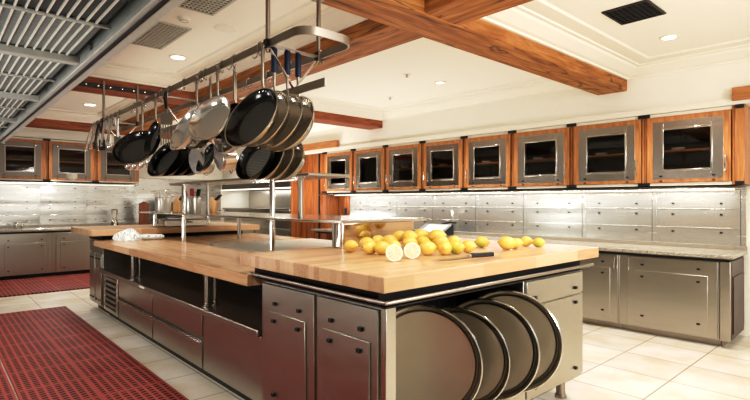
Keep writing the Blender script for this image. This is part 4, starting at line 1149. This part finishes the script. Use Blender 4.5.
# ladles, tongs, spoons at the far end
def ladle(x, y, z, L, label, br=.045, dxy=(.6, -.75)):
    t = thing('ladle', label, 'ladle', (x, y, z), 'hanging utensils')
    h = Vector((x, y, z)); d = Vector((dxy[0], dxy[1], 0)).normalized()
    MB().tube([h+d*.02+Vector((0, 0, -.02)), h+Vector((0, 0, .005)), h+Vector((0, 0, -.03)), h+Vector((0, 0, -L))], .006, 8).build('handle', M['steel_bright'], t, smooth=60)
    c = h + Vector((0, 0, -L-.005)) + d*br*.9
    MB().lathe([(br, 0), (br*.97, .3*br), (br*.8, .65*br), (br*.45, .9*br), (0, br), (0, br*.94), (br*.42, .84*br), (br*.74, .6*br), (br*.9, .28*br), (br*.94, 0), (br, 0)], c, Vector((0, 0, -1)) - d*.2, 24).build('bowl', M['steel_pan'], t)
def tongs(x, y, z, L, label, spread=.05, mat='utensil', dxy=(.67, .74)):
    t = thing('kitchen_tongs', label, 'tongs', (x, y, z), 'hanging utensils')
    h = Vector((x, y, z)); d = Vector((dxy[0], dxy[1], 0)).normalized()
    MB().tube([h+Vector((.012*math.sin(a), 0, .012*math.cos(a)-.008)) for a in [2*PI*k/10 for k in range(11)]], .004, 6, caps=False).build('hanging_ring', M['steel_bright'], t)
    for s in (-1, 1):
        e = h + d*s*spread + Vector((0, 0, -L))
        m = MB().strip([h+d*s*.006+Vector((0, 0, -.015)), h+d*s*spread*.7+Vector((0, 0, -L*.6)), e], Vector((-d.y, d.x, 0)), .034, .012)
        a = m.build('arm', M[mat], t)
        MB().obox(e+Vector((0, 0, -.015)), d*.008, Vector((-d.y, d.x, 0))*.02, (0, 0, .022)).build('tip', M['black'] if mat == 'black' else M['steel_bright'], a, bevel=.004)
def spoon(x, y, z, L, label, mat, flat=False):
    t = thing('serving_spoon' if not flat else 'spatula', label, 'spoon' if not flat else 'spatula', (x, y, z), 'hanging utensils')
    h = Vector((x, y, z)); d = Vector((.67, .74, 0)).normalized()
    MB().tube([h+Vector((0, 0, .005)), h+Vector((0, 0, -.04)), h+Vector((-.01, 0, -L))], [.006, .012, .010], 8).build('handle', M[mat], t, smooth=60)
    if flat:
        MB().obox(h+Vector((-.012, 0, -L-.05)), d*.035, Vector((-d.y, d.x, 0))*.002, (0, 0, .06)).build('blade', M['steel_rack'] if mat != 'black' else M['black'], t, bevel=.001)
    else:
        b = .034
        MB().lathe([(0, .012), (b*.7, .009), (b, 0), (b*.96, 0), (b*.66, .006), (0, .009)], h+Vector((-.012, 0, -L-b)), Vector((d.y, -d.x, .1)), 20).build('bowl', M['steel_pan'], t)
yy = RY0-.02
tongs(-6.66, yy, HZ0, .27, 'open steel tongs hanging at the far left end of the rack', .08)
tongs(-6.50, yy, HZ0, .26, 'second steel tongs from the far left end of the rack', .06)
tongs(-6.34, yy, HZ0, .27, 'black tipped tongs near the left end of the rack', .055, 'black')
spoon(-6.21, yy, HZ0, .22, 'black handled spatula among the tongs at the left end', 'black', True)
tongs(-6.06, yy, HZ0, .26, 'steel tongs hanging right of the black spatula', .05)
spoon(-5.92, yy, HZ0, .26, 'steel serving spoon between two tongs on the rack', 'utensil')
tongs(-5.76, yy, HZ0, .26, 'steel tongs nearest the large black pan', .06)
spoon(-5.60, yy, HZ0, .24, 'steel spatula hanging next to the large black pan', 'utensil', True)
ladle(-6.0, LBY-.02, LBZ-.02, .16, 'steel ladle farthest left on the lower bar', .05)
ladle(-5.72, LBY-.02, LBZ-.02, .26, 'steel ladle second from left on the lower bar', .055)
ladle(-5.50, LBY-.02, LBZ-.02, .27, 'steel ladle third from left, below the large black pan', .055)
ladle(-5.28, LBY-.02, LBZ-.02, .27, 'steel ladle fourth from left, below the large black pan', .05)
ladle(-5.06, LBY-.02, LBZ-.02, .25, 'steel ladle nearest the lower stack of black pans', .05)

for x in (-2.575, -2.66, -3.0, -3.18, -3.45, -3.53, -3.85, -4.17, -4.36, -4.76, -5.1, -5.60, -5.76, -5.92, -6.06, -6.21, -6.34, -6.50, -6.66): hook(x, RY0, RZ)
for x in (-2.55, -2.9, -3.2, -3.5, -4.0, -4.6, -5.2): hook(x, RY1, RZ)
for x in (-2.88, -3.42, -3.66, -3.86, -4.36, -5.06, -5.28, -5.50, -5.72, -6.0): hook(x, LBY, LBZ)

# turn the right hand run to its true angle about its near end
for o in SHIFT: o.location.x += .15
for o in RUN:
    d = o.location - PIV
    o.location = PIV + Vector((d.x*math.cos(RA) - d.y*math.sin(RA), d.x*math.sin(RA) + d.y*math.cos(RA), d.z))
    o.rotation_euler.z += RA

# ------------------------------------------------------------------ camera
cam = bpy.data.cameras.new('camera'); co = bpy.data.objects.new('camera', cam); COL.objects.link(co)
s, c = .7415, .671
n = math.hypot(s, c); s /= n; c /= n
R_ = Vector((c, s, 0)); F_ = Vector((-s, c, 0)); U_ = Vector((0, 0, 1))
co.matrix_world = Matrix(((R_.x, U_.x, -F_.x, 0), (R_.y, U_.y, -F_.y, 0), (R_.z, U_.z, -F_.z, 1.42), (0, 0, 0, 1)))
cam.sensor_width = 36; cam.lens = 493/750*36; cam.shift_y = 2.2/750; cam.clip_start = .05
SC.camera = co

# ------------------------------------------------------------------ light
w = bpy.data.worlds.new('world'); SC.world = w; w.use_nodes = True
w.node_tree.nodes['Background'].inputs[0].default_value = (1, .99, .97, 1)
w.node_tree.nodes['Background'].inputs[1].default_value = .55
def area(name, loc, target, sx, sy, power, colour=(1, .99, .97), spread=PI):
    l = bpy.data.lights.new(name, 'AREA'); l.shape = 'RECTANGLE'; l.size = sx; l.size_y = sy; l.energy = power; l.color = colour; l.spread = spread
    o = bpy.data.objects.new(name, l); COL.objects.link(o); o.location = loc
    o.rotation_euler = (Vector(target) - Vector(loc)).to_track_quat('-Z', 'Y').to_euler()
    return o
def spot(loc, power, ang=120, blend=.6, colour=(1, .98, .95), r=.06):
    l = bpy.data.lights.new('downlight_lamp', 'SPOT'); l.energy = power; l.spot_size = math.radians(ang); l.spot_blend = blend; l.color = colour; l.shadow_soft_size = r
    o = bpy.data.objects.new('downlight_lamp', l); COL.objects.link(o); o.location = loc
for p in ((-5.313, 1.972), (-4.16, 4.9), (-1.579, 5.149), (-8.833, 1.895), (-7.8, 4.9), (-10.9, 2.2), (-1.0, 4.2), (-1.5, 1.9), (-10.9, 4.6)):
    spot((p[0], p[1], 2.93), 130 if p[0] > -10 else 70)
# lamps in the exhaust hood
for x in (-2.05, -4.0, -6.0):
    spot((x, .1, 2.14), 60, 160)
# unseen fill lamps added: a softbox into the room, uplights onto the ceiling
area('fill_softbox', (2.2, 3.4, 2.5), (-3.0, 2.6, 1.0), 1.6, 1.6, 130, (1, .995, .985))
area('fill_uplight', (.8, 2.2, 1.2), (-1.2, 3.4, 3.2), .8, .8, 50, (1, .99, .97))
area('fill_uplight', (-8.2, 4.9, 1.0), (-8.2, 4.9, 3), 1.0, .6, 50, (1, .985, .965))
area('fill_uplight', (-5.2, 5.0, .5), (-5.2, 4.9, 3), 1.6, .6, 26, (1, .985, .965))
ul = area('undercabinet_lamp', (-4.5, 6.14, 1.545), (-4.5, 6.07, .95), 6.3, .05, 46, (1, .985, .965))
ul.rotation_euler.rotate_axis('Z', 0)
ul.matrix_world = Matrix.Translation(ul.location) @ Matrix.Rotation(RA, 4, 'Z') @ ul.rotation_euler.to_matrix().to_4x4()
area('undercabinet_lamp', (-11.83, 1.85, 1.775), (-11.75, 1.85, .95), .05, 3.1, 36, (1, .985, .965))
area('hood_lamp', (-10.4, 5.9, 1.70), (-10.4, 6.0, 1.2), 3.0, .1, 12, (1, .985, .965))
area('fill_uplight', (-3.2, -.9, .9), (-3.6, .25, 2.2), .6, .6, 26, (1, 1, .98))  # unseen uplight added to brighten the hood underside
area('fill_uplight', (-6.2, -.9, .9), (-6.2, .25, 2.2), .6, .6, 26, (1, 1, .98))  # second added uplight, for the far half of the hood
SC.view_settings.use_curve_mapping = True
cm = SC.view_settings.curve_mapping; cv = cm.curves[3]
cv.points[0].location = (0, 0); cv.points[1].location = (1, 1)
for a_, b_ in ((.06, .042), (.25, .24), (.6, .67)): cv.points.new(a_, b_)
cm.update()
SC.view_settings.view_transform = 'Standard'
SC.view_settings.look = 'None'
SC.view_settings.exposure = -0.12
